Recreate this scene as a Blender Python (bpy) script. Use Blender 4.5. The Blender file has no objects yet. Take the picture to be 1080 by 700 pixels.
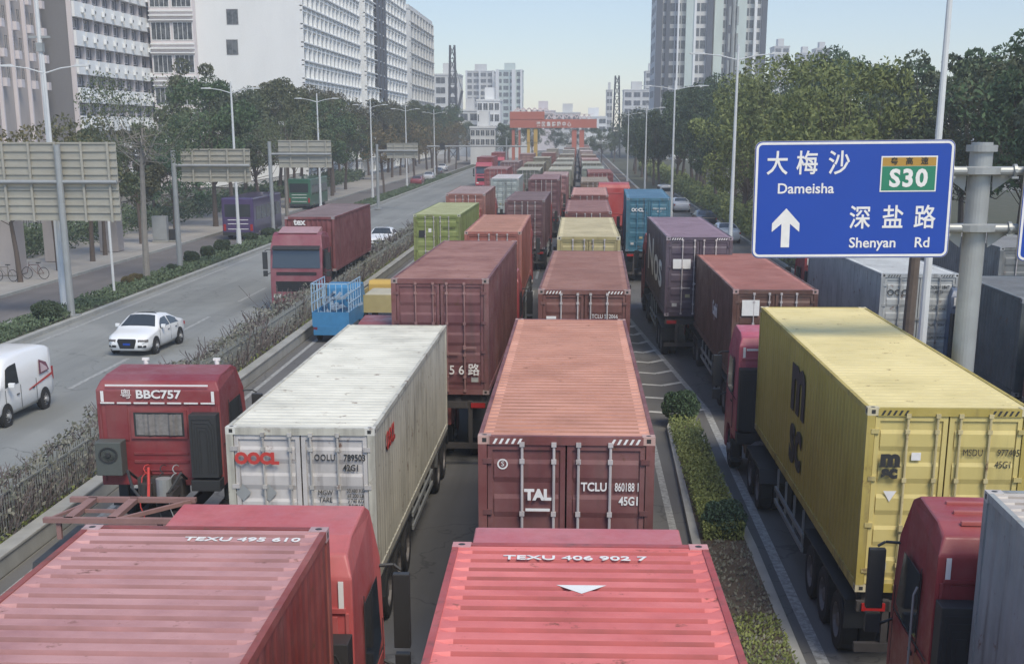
import bpy, math, random
from math import radians as R, sin, cos, pi
from mathutils import Vector, Matrix, noise
random.seed(7)
S = bpy.context.scene
col = S.collection

# ------------------------------------------------------------------ camera
CF, CY0, CP, CYAW, CH = 1448.0, 551.0, R(15.99), R(2.54), 8.32
cd = bpy.data.cameras.new("camera"); cam = bpy.data.objects.new("camera", cd); col.objects.link(cam)
cam.location = (0, 0, CH); cam.rotation_euler = (pi/2 - CP, 0, CYAW)
cd.sensor_width = 36; cd.sensor_fit = 'HORIZONTAL'; cd.lens = 36*CF/1080
cd.shift_y = (CY0 - 350)/1080; cd.clip_start = .2; cd.clip_end = 6000
S.camera = cam
# ------------------------------------------------------------------ light
SUN_EL, SUN_AZ = R(51), R(150)          # compass style: 0 = +Y, clockwise
w = bpy.data.worlds.new("World"); S.world = w; w.use_nodes = True
nt = w.node_tree; nt.nodes.clear()
sky = nt.nodes.new('ShaderNodeTexSky'); sky.sky_type = 'NISHITA'; sky.sun_disc = False
sky.sun_elevation = SUN_EL; sky.sun_rotation = SUN_AZ
sky.air_density = 1.0; sky.dust_density = .3; sky.ozone_density = 4.5; sky.altitude = 10
bg = nt.nodes.new('ShaderNodeBackground'); bg.inputs[1].default_value = .145
out = nt.nodes.new('ShaderNodeOutputWorld')
tint = nt.nodes.new('ShaderNodeMix'); tint.data_type = 'RGBA'; tint.blend_type = 'MULTIPLY'; tint.inputs[0].default_value = 1; tint.inputs[7].default_value = (1.05, .985, .96, 1)
nt.links.new(sky.outputs[0], tint.inputs[6]); nt.links.new(tint.outputs[2], bg.inputs[0]); nt.links.new(bg.outputs[0], out.inputs[0])
sd = bpy.data.lights.new("sun", 'SUN'); sd.energy = 2.3; sd.angle = R(26); sd.color = (1, .91, .74)
so = bpy.data.objects.new("sun", sd); col.objects.link(so)
sv = Vector((sin(SUN_AZ)*cos(SUN_EL), cos(SUN_AZ)*cos(SUN_EL), sin(SUN_EL)))
so.rotation_euler = sv.to_track_quat('Z', 'Y').to_euler(); so.location = (0, 0, 60)
S.view_settings.view_transform = 'Standard'; S.view_settings.look = 'None'
S.view_settings.exposure = 0.58; S.view_settings.gamma = 1
S.render.engine = 'CYCLES'
S.cycles.max_bounces = 5; S.cycles.volume_bounces = 0

# ------------------------------------------------------------------ materials
def mat(name): 
    m = bpy.data.materials.new(name); m.use_nodes = True
    n = m.node_tree.nodes; b = n.get('Principled BSDF'); return m, m.node_tree, b
def nd(t, typ, **k):
    n = t.nodes.new(typ)
    for a, v in k.items():
        if a.startswith('i_'): n.inputs[int(a[2:])].default_value = v
        else: setattr(n, a, v)
    return n
def mixc(t, fac, a, b, mode='MIX'):
    n = t.nodes.new('ShaderNodeMix'); n.data_type = 'RGBA'; n.blend_type = mode
    for s, v in ((0, fac), (6, a), (7, b)):
        if hasattr(v, 'links') or isinstance(v, bpy.types.NodeSocket): t.links.new(v, n.inputs[s])
        else: n.inputs[s].default_value = v if s == 0 else (*v, 1) if len(v) == 3 else v
    return n.outputs[2]
def ramp(t, src, a, b, va=0, vb=1):
    n = t.nodes.new('ShaderNodeMapRange'); t.links.new(src, n.inputs[0])
    n.inputs[1].default_value = a; n.inputs[2].default_value = b; n.inputs[3].default_value = va; n.inputs[4].default_value = vb
    return n.outputs[0]
def noi(t, scale, detail=4, vec=None, sc3=None, rough=.6):
    n = t.nodes.new('ShaderNodeTexNoise'); n.inputs['Scale'].default_value = scale; n.inputs['Detail'].default_value = detail
    n.inputs['Roughness'].default_value = rough
    tc = t.nodes.new('ShaderNodeTexCoord'); oi = t.nodes.new('ShaderNodeObjectInfo')
    mp = t.nodes.new('ShaderNodeMapping'); mp.vector_type = 'POINT'
    t.links.new(tc.outputs['Object'], mp.inputs[0])
    if sc3: mp.inputs[3].default_value = sc3
    mu = t.nodes.new('ShaderNodeMath'); mu.operation = 'MULTIPLY'; mu.inputs[1].default_value = 57.0
    t.links.new(oi.outputs['Random'], mu.inputs[0])
    cb = t.nodes.new('ShaderNodeCombineXYZ'); t.links.new(mu.outputs[0], cb.inputs[0]); t.links.new(mu.outputs[0], cb.inputs[1])
    t.links.new(cb.outputs[0], mp.inputs[1])
    t.links.new(mp.outputs[0], n.inputs[0]); return n.outputs[0]
def bump(t, b, src, s=.3, d=.02):
    n = t.nodes.new('ShaderNodeBump'); n.inputs[0].default_value = s; n.inputs[1].default_value = d
    t.links.new(src, n.inputs['Height']); t.links.new(n.outputs[0], b.inputs['Normal'])
def paint(name, rough=.5, var=.18, streak=.25, rust=.0, dust=.15, metal=0, dustc=(.42, .38, .33)):
    m, t, b = mat(name)
    oi = t.nodes.new('ShaderNodeObjectInfo'); c = oi.outputs['Color']
    n1 = noi(t, .9, 5); n2 = noi(t, 1.6, 4, sc3=(2.5, 2.5, .22)); n3 = noi(t, 3.2, 8, rough=.72); n4 = noi(t, 14, 3)
    c = mixc(t, ramp(t, n1, .35, .7, 0, var), c, (.02, .018, .016))
    c = mixc(t, ramp(t, n2, .52, .72, 0, streak), c, (.05, .035, .028))
    c = mixc(t, ramp(t, n1, .65, .35, 0, dust), c, dustc)
    if rust: c = mixc(t, ramp(t, n3, .70-rust*.12, .78-rust*.12, 0, .85), c, (.12, .05, .025))
    t.links.new(c, b.inputs['Base Color']); b.inputs['Metallic'].default_value = metal
    t.links.new(ramp(t, n3, .3, .7, rough-.1, rough+.2), b.inputs['Roughness'])
    bump(t, b, n4, .12, .01)
    return m
def flat(name, c, rough=.6, metal=0, var=.25, scale=3, spec=.5):
    m, t, b = mat(name)
    n = noi(t, scale, 5)
    cc = mixc(t, ramp(t, n, .3, .7, 0, var), c, tuple(x*.45 for x in c))
    t.links.new(cc, b.inputs['Base Color']); b.inputs['Roughness'].default_value = rough; b.inputs['Metallic'].default_value = metal
    b.inputs['Specular IOR Level'].default_value = spec
    return m
M = {}
M['box'] = paint('container_paint', .55, .32, .55, .85, .14)
M['roof'] = paint('container_roof_paint', .62, .40, 0, .8, .16)
def groovem():            # roof colour mixed unevenly with dark brown, for the groove faces
    m, t, b = mat('roof_groove_dark'); oi = t.nodes.new('ShaderNodeObjectInfo')
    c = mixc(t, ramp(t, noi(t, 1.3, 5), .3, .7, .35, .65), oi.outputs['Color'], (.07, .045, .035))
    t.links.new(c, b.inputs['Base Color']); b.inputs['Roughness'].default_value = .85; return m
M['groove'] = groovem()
M['box_clean'] = paint('yellow_box_paint', .5, .16, .22, .25, .06); M['roof_clean'] = paint('yellow_box_roof_paint', .55, .14, 0, .3, .08)
M['cab'] = paint('cab_paint', .38, .12, .18, .0, .16)
m, t, b = mat('car_paint'); oi = t.nodes.new('ShaderNodeObjectInfo'); t.links.new(oi.outputs['Color'], b.inputs['Base Color']); b.inputs['Roughness'].default_value = .3; b.inputs['Coat Weight'].default_value = .5; M['carp'] = m
M['steel'] = flat('chassis_steel', (.06, .052, .048), .7, .0, .5)
M['frame'] = flat('rusty_trailer_steel', (.30, .17, .15), .7, .0, .5)
M['rub'] = flat('tyre_rubber', (.028, .026, .025), .85, 0, .3)
M['rim'] = flat('wheel_rim', (.22, .20, .19), .6, .3, .4)
M['alloy'] = flat('alloy_rim', (.55, .55, .55), .35, .6, .2)
M['galv'] = flat('galvanised_steel', (.36, .37, .36), .45, .25, .3, 2)
M['galvd'] = flat('weathered_fence', (.27, .28, .26), .7, 0, .4)
M['pole'] = flat('lamp_pole_paint', (.62, .63, .62), .5, 0, .2, 2)
M['plastic'] = flat('black_plastic', (.035, .036, .036), .55, 0, .3)
M['grille'] = flat('dark_grille', (.015, .015, .016), .5, 0, .2)
M['white'] = flat('white_marking', (.78, .76, .72), .6, 0, .18, 8)
M['black'] = flat('black_marking', (.03, .03, .028), .6, 0, .2)
M['redm'] = flat('red_marking', (.5, .05, .04), .55, 0, .15)
M['lamp'] = flat('lamp_lens', (.7, .7, .66), .2, 0, .1)
M['tail'] = flat('tail_lens', (.35, .02, .02), .25, 0, .1)
M['orange'] = flat('rust_panel', (.34, .11, .05), .7, 0, .5, 6)
m, t, b = mat('vehicle_glass'); b.inputs['Base Color'].default_value = (.035, .042, .045, 1); b.inputs['Roughness'].default_value = .08
b.inputs['Specular IOR Level'].default_value = .9; M['glass'] = m
m, t, b = mat('window_glass'); c = mixc(t, ramp(t, noi(t, 1.5, 2), .4, .6), (.05, .06, .07), (.14, .15, .16)); t.links.new(c, b.inputs['Base Color'])
b.inputs['Roughness'].default_value = .15; M['pane'] = m
def wallm(name, c, var=.12, scale=.4, rough=.85):
    m, t, b = mat(name)
    n = noi(t, scale, 6, sc3=(1, 1, .35)); n2 = noi(t, 6, 4)
    cc = mixc(t, ramp(t, n, .4, .7, 0, var*2), c, tuple(x*.55 for x in c))
    cc = mixc(t, ramp(t, n2, .4, .7, 0, .12), cc, tuple(x*.6 for x in c))
    t.links.new(cc, b.inputs['Base Color']); b.inputs['Roughness'].default_value = rough; return m
M['w_white'] = wallm('white_render', (.82, .83, .82), .06); M['w_pink'] = wallm('pale_tile', (.70, .64, .64))
M['w_grey'] = wallm('grey_render', (.20, .195, .20), .1); M['w_brown'] = wallm('tan_render', (.47, .41, .37), .2)
M['w_dark'] = wallm('dark_cladding', (.10, .11, .13)); M['w_green'] = wallm('pale_green_render', (.58, .66, .62))
M['w_red'] = wallm('red_steel', (.48, .15, .10)); M['w_yel'] = wallm('yellow_steel', (.55, .36, .09)); M['w_haze'] = wallm('cream_render', (.66, .66, .64))
M['conc'] = wallm('concrete', (.38, .375, .34), .25, 1.2)
# ground materials
def groundm(name, c1, c2, s1, s2, rough=.9, b_=.25, crack=0):
    m, t, b = mat(name)
    n1 = noi(t, s1, 6, rough=.65); n2 = noi(t, s2, 3); n3 = noi(t, .6, 4, sc3=(1.2, .06, 1))
    c = mixc(t, ramp(t, n1, .35, .65), c1, c2)
    c = mixc(t, ramp(t, n2, .3, .75, 0, .35), c, tuple(x*.5 for x in c1))
    c = mixc(t, ramp(t, n3, .45, .68, 0, .45 if crack else .3), c, tuple(x*.5 for x in c1))
    if crack:
        vo = t.nodes.new('ShaderNodeTexVoronoi'); vo.feature = 'DISTANCE_TO_EDGE'; vo.inputs['Scale'].default_value = .16
        tc = t.nodes.new('ShaderNodeTexCoord'); wv = t.nodes.new('ShaderNodeMix'); wv.data_type = 'VECTOR'; wv.inputs[0].default_value = .35
        nn = t.nodes.new('ShaderNodeTexNoise'); nn.inputs['Scale'].default_value = .8; nn.inputs['Detail'].default_value = 5
        t.links.new(tc.outputs['Object'], nn.inputs[0]); ad = t.nodes.new('ShaderNodeVectorMath'); ad.operation = 'MULTIPLY_ADD'; ad.inputs[1].default_value = (3,3,0)
        t.links.new(nn.outputs[1], ad.inputs[0]); t.links.new(tc.outputs['Object'], ad.inputs[2]); t.links.new(ad.outputs[0], vo.inputs[0])
        c = mixc(t, ramp(t, vo.outputs['Distance'], .002, .006, .55, 0), c, tuple(x*.35 for x in c1))
        c = mixc(t, ramp(t, noi(t, .12, 2, sc3=(1,.35,1)), .56, .58, 0, .22), c, tuple(x*.5 for x in c1))
    t.links.new(c, b.inputs['Base Color']); b.inputs['Roughness'].default_value = rough
    bump(t, b, n2, b_, .02); return m
M['asph'] = groundm('asphalt_main', (.14, .135, .125), (.18, .172, .16), .25, 40, .85, crack=1)
M['asph2'] = groundm('asphalt_worn', (.25, .255, .235), (.31, .31, .285), .18, 40, .8, crack=1)
M['asph3'] = groundm('asphalt_side', (.15, .135, .125), (.20, .18, .165), .3, 40)
M['pave'] = groundm('pavement', (.36, .33, .29), (.44, .41, .36), .4, 20)
M['dirt'] = groundm('dry_soil', (.10, .075, .055), (.17, .13, .10), 1.5, 30, .95, .8)
M['earth'] = groundm('green_soil', (.07, .08, .04), (.12, .11, .07), 1.0, 30, .95, .8)
M['gnd'] = groundm('ground', (.16, .155, .13), (.22, .21, .18), .05, 6, .95)
m, t, b = mat('road_marking'); n = noi(t, 7, 5, rough=.75)
t.links.new(mixc(t, ramp(t, n, .38, .58), (.44, .44, .41), (.24, .235, .22)), b.inputs['Base Color']); b.inputs['Roughness'].default_value = .8; M['mark'] = m
M['mark2'] = flat('fresh_road_marking', (.58,.57,.53), .8, 0, .4, 6)
def leafm(name, a, bb, hue=0):
    m, t, b = mat(name)
    g = t.nodes.new('ShaderNodeNewGeometry'); n = noi(t, .35, 3)
    oi = t.nodes.new('ShaderNodeObjectInfo')
    c = mixc(t, g.outputs['Random Per Island'], a, bb)
    c = mixc(t, ramp(t, n, .35, .7, 0, .3), c, tuple(x*.6 for x in a))
    c = mixc(t, 1.0, c, oi.outputs['Color'], 'MULTIPLY')
    t.links.new(c, b.inputs['Base Color']); b.inputs['Roughness'].default_value = .6; b.inputs['Specular IOR Level'].default_value = .25
    return m
M['leaf'] = leafm('leaf', (.052, .078, .04), (.125, .165, .09))
M['leafb'] = leafm('bright_leaf', (.12, .15, .045), (.26, .29, .10))
M['dryleaf'] = leafm('dry_leaf', (.11, .12, .09), (.24, .23, .19))
M['bark'] = flat('bark', (.13, .10, .08), .9, 0, .5, 5)
M['pbark'] = flat('pale_bark', (.26, .24, .21), .9, 0, .4, 5)
M['twig'] = flat('twig', (.17, .14, .135), .9, 0, .5, 8)
M['blue'] = flat('sign_blue', (.006, .055, .36), .35, 0, .12, .8)
M['sgreen'] = flat('sign_green', (.02, .20, .11), .4, 0, .1)
M['sgold'] = flat('sign_gold', (.42, .24, .04), .4, 0, .1)
M['sback'] = flat('sign_back_metal', (.38, .36, .30), .6, .1, .35, 1)
M['bluep'] = flat('blue_truck_paint', (.05, .22, .42), .5, 0, .35)
M['foil'] = flat('crumpled_curtain', (.30, .28, .26), .4, .2, .7, 9)

# ------------------------------------------------------------------ mesh helpers
class MB:
    def __init__(s): s.v = []; s.f = []; s.mi = []; s.cur = 0
    def add(s, vs, fs):
        o = len(s.v); s.v += [tuple(p) for p in vs]; s.f += [tuple(i+o for i in f) for f in fs]; s.mi += [s.cur]*len(fs); return s
    def box(s, x0, x1, y0, y1, z0, z1):
        return s.add([(x0,y0,z0),(x1,y0,z0),(x1,y1,z0),(x0,y1,z0),(x0,y0,z1),(x1,y0,z1),(x1,y1,z1),(x0,y1,z1)],
                     [(0,3,2,1),(4,5,6,7),(0,1,5,4),(1,2,6,5),(2,3,7,6),(3,0,4,7)])
    def bar(s, a, b, w, h=None):
        a = Vector(a); b = Vector(b); h = h or w; d = (b-a).normalized()
        u = d.cross(Vector((0,0,1)));
        if u.length < .01: u = Vector((1,0,0))
        u.normalize(); v = u.cross(d).normalized(); u = u*w/2; v = v*h/2
        return s.add([a-u-v, a+u-v, a+u+v, a-u+v, b-u-v, b+u-v, b+u+v, b-u+v],
                     [(0,1,2,3),(7,6,5,4),(0,4,5,1),(1,5,6,2),(2,6,7,3),(3,7,4,0)])
    def cyl(s, a, b, r0, r1=None, n=12, caps=True):
        a = Vector(a); b = Vector(b); r1 = r0 if r1 is None else r1; d = (b-a).normalized()
        u = d.orthogonal().normalized(); v = d.cross(u)
        vs = [a+(u*cos(2*pi*i/n)+v*sin(2*pi*i/n))*r0 for i in range(n)]+[b+(u*cos(2*pi*i/n)+v*sin(2*pi*i/n))*r1 for i in range(n)]
        fs = [(i,(i+1)%n,n+(i+1)%n,n+i) for i in range(n)]
        if caps: fs += [tuple(range(n-1,-1,-1)), tuple(range(n,2*n))]
        return s.add(vs, fs)
    def tube(s, pts, rs, n=8):
        for i in range(len(pts)-1): s.cyl(pts[i], pts[i+1], rs[i] if hasattr(rs,'__len__') else rs, rs[i+1] if hasattr(rs,'__len__') else rs, n)
        return s
    def prism_x(s, prof, x0, x1):      # prof: (y,z) points, extruded along x
        n = len(prof)
        vs = [(x0,y,z) for y,z in prof]+[(x1,y,z) for y,z in prof]
        return s.add(vs, [tuple(range(n)), tuple(range(2*n-1,n-1,-1))]+[(i,n+i,n+(i+1)%n,(i+1)%n) for i in range(n)])
    def prism_y(s, prof, y0, y1):      # prof: (x,z)
        n = len(prof)
        vs = [(x,y0,z) for x,z in prof]+[(x,y1,z) for x,z in prof]
        return s.add(vs, [tuple(range(n)), tuple(range(2*n-1,n-1,-1))]+[(i,n+i,n+(i+1)%n,(i+1)%n) for i in range(n)])
    def prism_z(s, prof, z0, z1):
        n = len(prof)
        vs = [(x,y,z0) for x,y in prof]+[(x,y,z1) for x,y in prof]
        return s.add(vs, [tuple(range(n-1,-1,-1)), tuple(range(n,2*n))]+[(i,(i+1)%n,n+(i+1)%n,n+i) for i in range(n)])
    def disc_ring(s, c, ax, prof, n=20):   # lathe about axis ax (unit x) : prof (offset along x, radius)
        vs = []; 
        for (o, r) in prof:
            for i in range(n): vs.append((c[0]+ax*o, c[1]+r*cos(2*pi*i/n), c[2]+r*sin(2*pi*i/n)))
        fs = [(k*n+i, k*n+(i+1)%n, (k+1)*n+(i+1)%n, (k+1)*n+i) for k in range(len(prof)-1) for i in range(n)]
        return s.add(vs, fs)
    def mesh(s, name, mats, smooth=False, bevel=0, seg=2):
        me = bpy.data.meshes.new(name); me.from_pydata(s.v, [], s.f)
        for m in (mats if isinstance(mats, (list, tuple)) else [mats]): me.materials.append(m)
        if any(s.mi): me.polygons.foreach_set('material_index', s.mi)
        if bevel or True:
            import bmesh
            bm = bmesh.new(); bm.from_mesh(me)
            if len(s.f) < 20000: bmesh.ops.recalc_face_normals(bm, faces=bm.faces)
            if bevel:
                bmesh.ops.bevel(bm, geom=[e for e in bm.edges if len(e.link_faces) == 2 and e.calc_face_angle() > .35], offset=bevel, segments=seg, profile=.6, affect='EDGES', clamp_overlap=True)
            bm.to_mesh(me); bm.free()
        if smooth: me.polygons.foreach_set('use_smooth', [True]*len(me.polygons))
        me.update(); return me
CACHE = {}
def cached(key, fn):
    if key not in CACHE: CACHE[key] = fn()
    return CACHE[key]
def link(name, me, parent=None, loc=(0,0,0), rz=0, color=None):
    o = bpy.data.objects.new(name, me); col.objects.link(o); o.parent = parent; o.location = loc
    if rz: o.rotation_euler = (0, 0, rz)
    if color: o.color = (*color, 1)
    return o
def tag(o, label, cat, group=None, kind=None):
    if label: o['label'] = label
    if cat: o['category'] = cat
    if group: o['group'] = group
    if kind: o['kind'] = kind
    return o
def thing(name, label, cat, loc=(0,0,0), rz=0, group=None):
    o = bpy.data.objects.new(name, None); col.objects.link(o); o.location = loc; o.rotation_euler = (0,0,rz); o.empty_display_size = .3
    return tag(o, label, cat, group)
def part(name, mb, m, parent, color=None, smooth=False, bevel=0, loc=(0,0,0), rz=0):
    return link(name, mb.mesh(name, m, smooth, bevel), parent, loc, rz, color)
def struct(name, mb, m, **k):
    o = link(name, mb.mesh(name, m)); o['kind'] = 'structure'; return o
def at(px, py, Y):
    a = (px-540)/CF; b = (CY0-py)/CF; cp, sp = cos(CP), sin(CP); cy, sy = cos(CYAW), -sin(CYAW)
    X, YY, Z = a, cp+b*sp, -sp+b*cp
    x = X*cy+YY*sy; y = -X*sy+YY*cy; t = Y/y
    return Vector((x*t, Y, CH+Z*t))
TXT = {}
def text_mesh(s, size, bold=0.0, m='white', align='CENTER', ext=.003, sp=1.0):
    key = (s, size, bold, m, align)
    if key in TXT: return TXT[key]
    cu = bpy.data.curves.new('lettering', 'FONT'); cu.body = s; cu.size = size; cu.align_x = align; cu.align_y = 'CENTER'
    cu.extrude = ext; cu.offset = bold; cu.space_character = sp; cu.resolution_u = 3
    o = bpy.data.objects.new('tmp', cu); col.objects.link(o)
    dg = bpy.context.evaluated_depsgraph_get(); dg.update()
    me = bpy.data.meshes.new_from_object(o.evaluated_get(dg)); me.name = 'lettering'
    me.materials.clear(); me.materials.append(M[m])
    bpy.data.objects.remove(o); TXT[key] = me; return me
def text(s, parent, loc, size, rot=(pi/2,0,0), bold=0, m='white', align='CENTER', sx=1, name='lettering', sp=1.0, ext=.003):
    o = link(name, text_mesh(s, size, bold, m, align, ext, sp), parent, loc); o.rotation_euler = rot; o.scale = (sx, 1, 1); return o

# ------------------------------------------------------------------ haze (kept outside: sky)
hb = MB().box(-480, 480, -12, 1150, -1, 175)
hm = bpy.data.materials.new('haze_air'); hm.use_nodes = True; t = hm.node_tree; t.nodes.clear()
pv = t.nodes.new('ShaderNodeVolumePrincipled'); pv.inputs['Color'].default_value = (.97, .98, 1, 1); pv.inputs['Density'].default_value = .0009; pv.inputs['Anisotropy'].default_value = .1
ou = t.nodes.new('ShaderNodeOutputMaterial'); t.links.new(pv.outputs[0], ou.inputs['Volume'])
hz = link('haze', hb.mesh('haze', hm)); hz['kind'] = 'stuff'

# ------------------------------------------------------------------ ground
struct('ground', MB().add([(-3000,-300,-.02),(3000,-300,-.02),(3000,5000,-.02),(-3000,5000,-.02)], [(0,1,2,3)]), M['gnd'])
def sheet(name, x0, x1, y0, y1, z, m): return struct(name, MB().add([(x0,y0,z),(x1,y0,z),(x1,y1,z),(x0,y1,z)], [(0,1,2,3)]), M[m])
Y0, Y1 = -10, 520
sheet('main_road', -10.9, 7.2, Y0, Y1, 0.0, 'asph')
sheet('opposite_road', -22.3, -12.9, Y0, Y1, 0.0, 'asph2')
sheet('side_road', -29.2, -24.9, Y0, Y1, 0.0, 'asph3')
sheet('frontage_road', 9.1, 17.6, Y0, 75, 0.0, 'asph'); sheet('frontage_road', 9.1, 13.2, 75, 188, 0.0, 'asph')
def kerb_slab(name, x0, x1, y0, y1, h, m, kw=.18, inner=None):
    b = MB().box(x0+kw, x1-kw, y0, y1, -.01, h-.03); struct(name, b, M[m])
    k = MB().box(x0, x0+kw, y0, y1, -.01, h); k.box(x1-kw, x1, y0, y1, -.01, h); struct(name+'_kerb', k, M['conc'])
kerb_slab('median', -12.9, -11.25, Y0, Y1, .16, 'earth')
kerb_slab('planting_strip', -24.9, -22.3, Y0, Y1, .16, 'earth', .3)
kerb_slab('pavement', -47, -29.2, Y0, Y1, .15, 'pave')
kerb_slab('separator', 7.2, 9.1, Y0, Y1, .15, 'dirt')
kerb_slab('verge', 17.6, 60, Y0, 75, .15, 'earth'); kerb_slab('verge', 13.2, 60, 75, 188, .15, 'earth'); kerb_slab('verge', 9.1, 60, 188, Y1, .15, 'earth')
# median retaining kerb: pale concrete
wall = MB().box(-11.25, -10.95, Y0, 330, -.01, .36); wall.box(-11.28, -10.92, Y0, 330, .36, .43)
tag(link('kerb_wall', wall.mesh('kerb_wall', M['conc'], bevel=.02)), 'low pale concrete wall along the hedge between the two carriageways', 'low wall')
mk = MB()
def ln(x0, y0, x1, y1, wd, z=.006):
    d = Vector((x1-x0, y1-y0, 0)).normalized(); p = Vector((-d.y, d.x, 0))*wd/2
    mk.add([(x0-p.x,y0-p.y,z),(x0+p.x,y0+p.y,z),(x1+p.x,y1+p.y,z),(x1-p.x,y1-p.y,z)], [(0,1,2,3)])
ln(-21.7, Y0, -21.7, 400, .2); ln(-13.5, Y0, -13.5, 400, .15)
for y in range(-4, 300, 12):
    ln(-16.75, y+.5, -16.75, y+6.8, .17); ln(-19.3, y+5, -19.3, y+10, .0001)
    ln(-7.35, y, -7.35, y+6, .15); ln(-2.15, y, -2.15, y+6, .15)
ln(4.1, 2, 4.14, 42, .2); ln(4.14, 42, 2.55, 63, .18); ln(2.2, 22, 2.3, 63, .16); ln(-27, 55, -27.1, 62, .16); ln(-27.6, 52, -27.7, 57, .16); ln(-25.1, 60, -25.1, 68, .16)
ln(-10.5, Y0, -10.5, 300, .15)
mk2 = []
for i in range(9):
    y = 41.6+i*2.35; xr = 4.1 - max(0, y-42)*.076
    if xr-.15 > 2.4:
        a = (2.35, y-.1); mid = ((2.35+xr)/2, y-.35); e = (xr, y+.35)
        mk2.append((*a, *mid)); mk2.append((mid[0]-.03, mid[1], *e))
struct('road_markings', mk, M['mark'])
mk = MB()
for i, q in enumerate(mk2): ln(*q, .24, .010+.003*(i%2))
struct('chevron_markings', mk, M['mark2'])
# traffic island
isl = [(2.55,14.0),(3.75,14.0),(3.8,27),(3.62,38.6),(3.3,40.4),(2.95,40.4),(2.72,38.6),(2.5,27)]
struct('traffic_island_kerb', MB().prism_z([(x,y) for x,y in isl], -.01, .15), M['conc'])
cx = 3.14
struct('traffic_island', MB().prism_z([(cx+(x-cx)*.72, 27+(y-27)*.985) for x,y in isl], .1, .165), M['dirt'])
sheet('worn_ground', 2.35, 3.9, -6, 13.9, .02, 'dirt')

# ------------------------------------------------------------------ foliage helpers
def leaf_quads(mb, c, rad, n, ls, rnd, squash=.8, shell=.55):
    for _ in range(n):
        while True:
            d = Vector((rnd.uniform(-1,1), rnd.uniform(-1,1), rnd.uniform(-1,1)))
            if .05 < d.length < 1: break
        d = d.normalized()*(d.length**shell)
        p = Vector(c)+Vector((d.x*rad, d.y*rad, d.z*rad*squash))
        u = Vector((rnd.gauss(0,1), rnd.gauss(0,1), rnd.gauss(0,.7))).normalized(); v = u.orthogonal().normalized()
        q = Matrix.Rotation(rnd.uniform(0,6.28), 3, u) @ v; r = u.cross(q)
        s = ls*rnd.uniform(.6, 1.3)
        mb.add([p-q*s, p+r*s*.45, p+q*s, p-r*s*.45], [(0,1,2,3)])
def tree_meshes(seed, h=13, cr=4.6, clumps=38, leaves=330, ls=.17, trunk_h=4.0, r=.22, spread=1.0, bark='bark', leaf='leaf'):
    rnd = random.Random(seed)
    tk = MB(); cw = MB()
    lean = Vector((rnd.uniform(-.5,.5), rnd.uniform(-.5,.5), 0))
    top = Vector((0,0,trunk_h))+lean*.6
    tk.tube([(0,0,-.2), lean*.2+Vector((0,0,trunk_h*.5)), top, top+lean*.5+Vector((0,0,(h-trunk_h)*.45))], [r*1.25, r, r*.8, r*.35], 8)
    cz = trunk_h+(h-trunk_h)*.52; hz_ = (h-trunk_h)*.52
    for i in range(clumps):
        a = rnd.uniform(0, 6.28); el = rnd.uniform(-.75, 1.0); rr = cr*spread*math.sqrt(max(.02, 1-el*el*.85))*rnd.uniform(.35, 1.0)
        c = Vector((cos(a)*rr, sin(a)*rr, cz+el*hz_*.88))+lean
        tk.tube([top+Vector((0,0,rnd.uniform(-.3,1.8))), (top+c)/2+Vector((rnd.uniform(-.3,.3),rnd.uniform(-.3,.3),rnd.uniform(-.7,.1))), c], [r*.25, r*.13, r*.04], 4)
        leaf_quads(cw, c, rnd.uniform(.75, 1.55)*cr/4.6, int(leaves*rnd.uniform(.6,1.3)), ls, rnd)
    return tk.mesh('trunk', M[bark]), cw.mesh('crown', M[leaf])
def tree(kind, loc, label, cat, scale=1, rz=0, tint=(1,1,1), group=None, name='broadleaf_tree', sz=None):
    tm, cm = TREES[kind]
    o = thing(name, label, cat, loc, rz, group); o.scale = (scale, scale, sz or scale)
    link('trunk', tm, o); link('crown', cm, o, color=tint); return o
TREES = {}
for k in range(6): TREES['d%d'%k] = tree_meshes(k+1, h=(13,12,13.8,12.6,11.4,13.2)[k], cr=(4.6,3.9,4.3,5.1,4.2,3.6)[k], clumps=(36,30,44,34,28,30)[k], leaves=(230,220,190,250,210,230)[k], trunk_h=(4,3.2,4.6,3.6,3,4)[k])
for k in range(2): TREES['b%d'%k] = tree_meshes(k+20, h=12.5, cr=4.8, clumps=40, leaves=220, leaf='leafb', trunk_h=2.6)
TREES['thin'] = tree_meshes(41, h=10.8, cr=4.3, clumps=34, leaves=120, ls=.085, trunk_h=6.2, r=.17, bark='pbark')
TREES['bare'] = tree_meshes(43, h=10.5, cr=3.6, clumps=22, leaves=70, ls=.17, trunk_h=4.2, r=.17)

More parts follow.
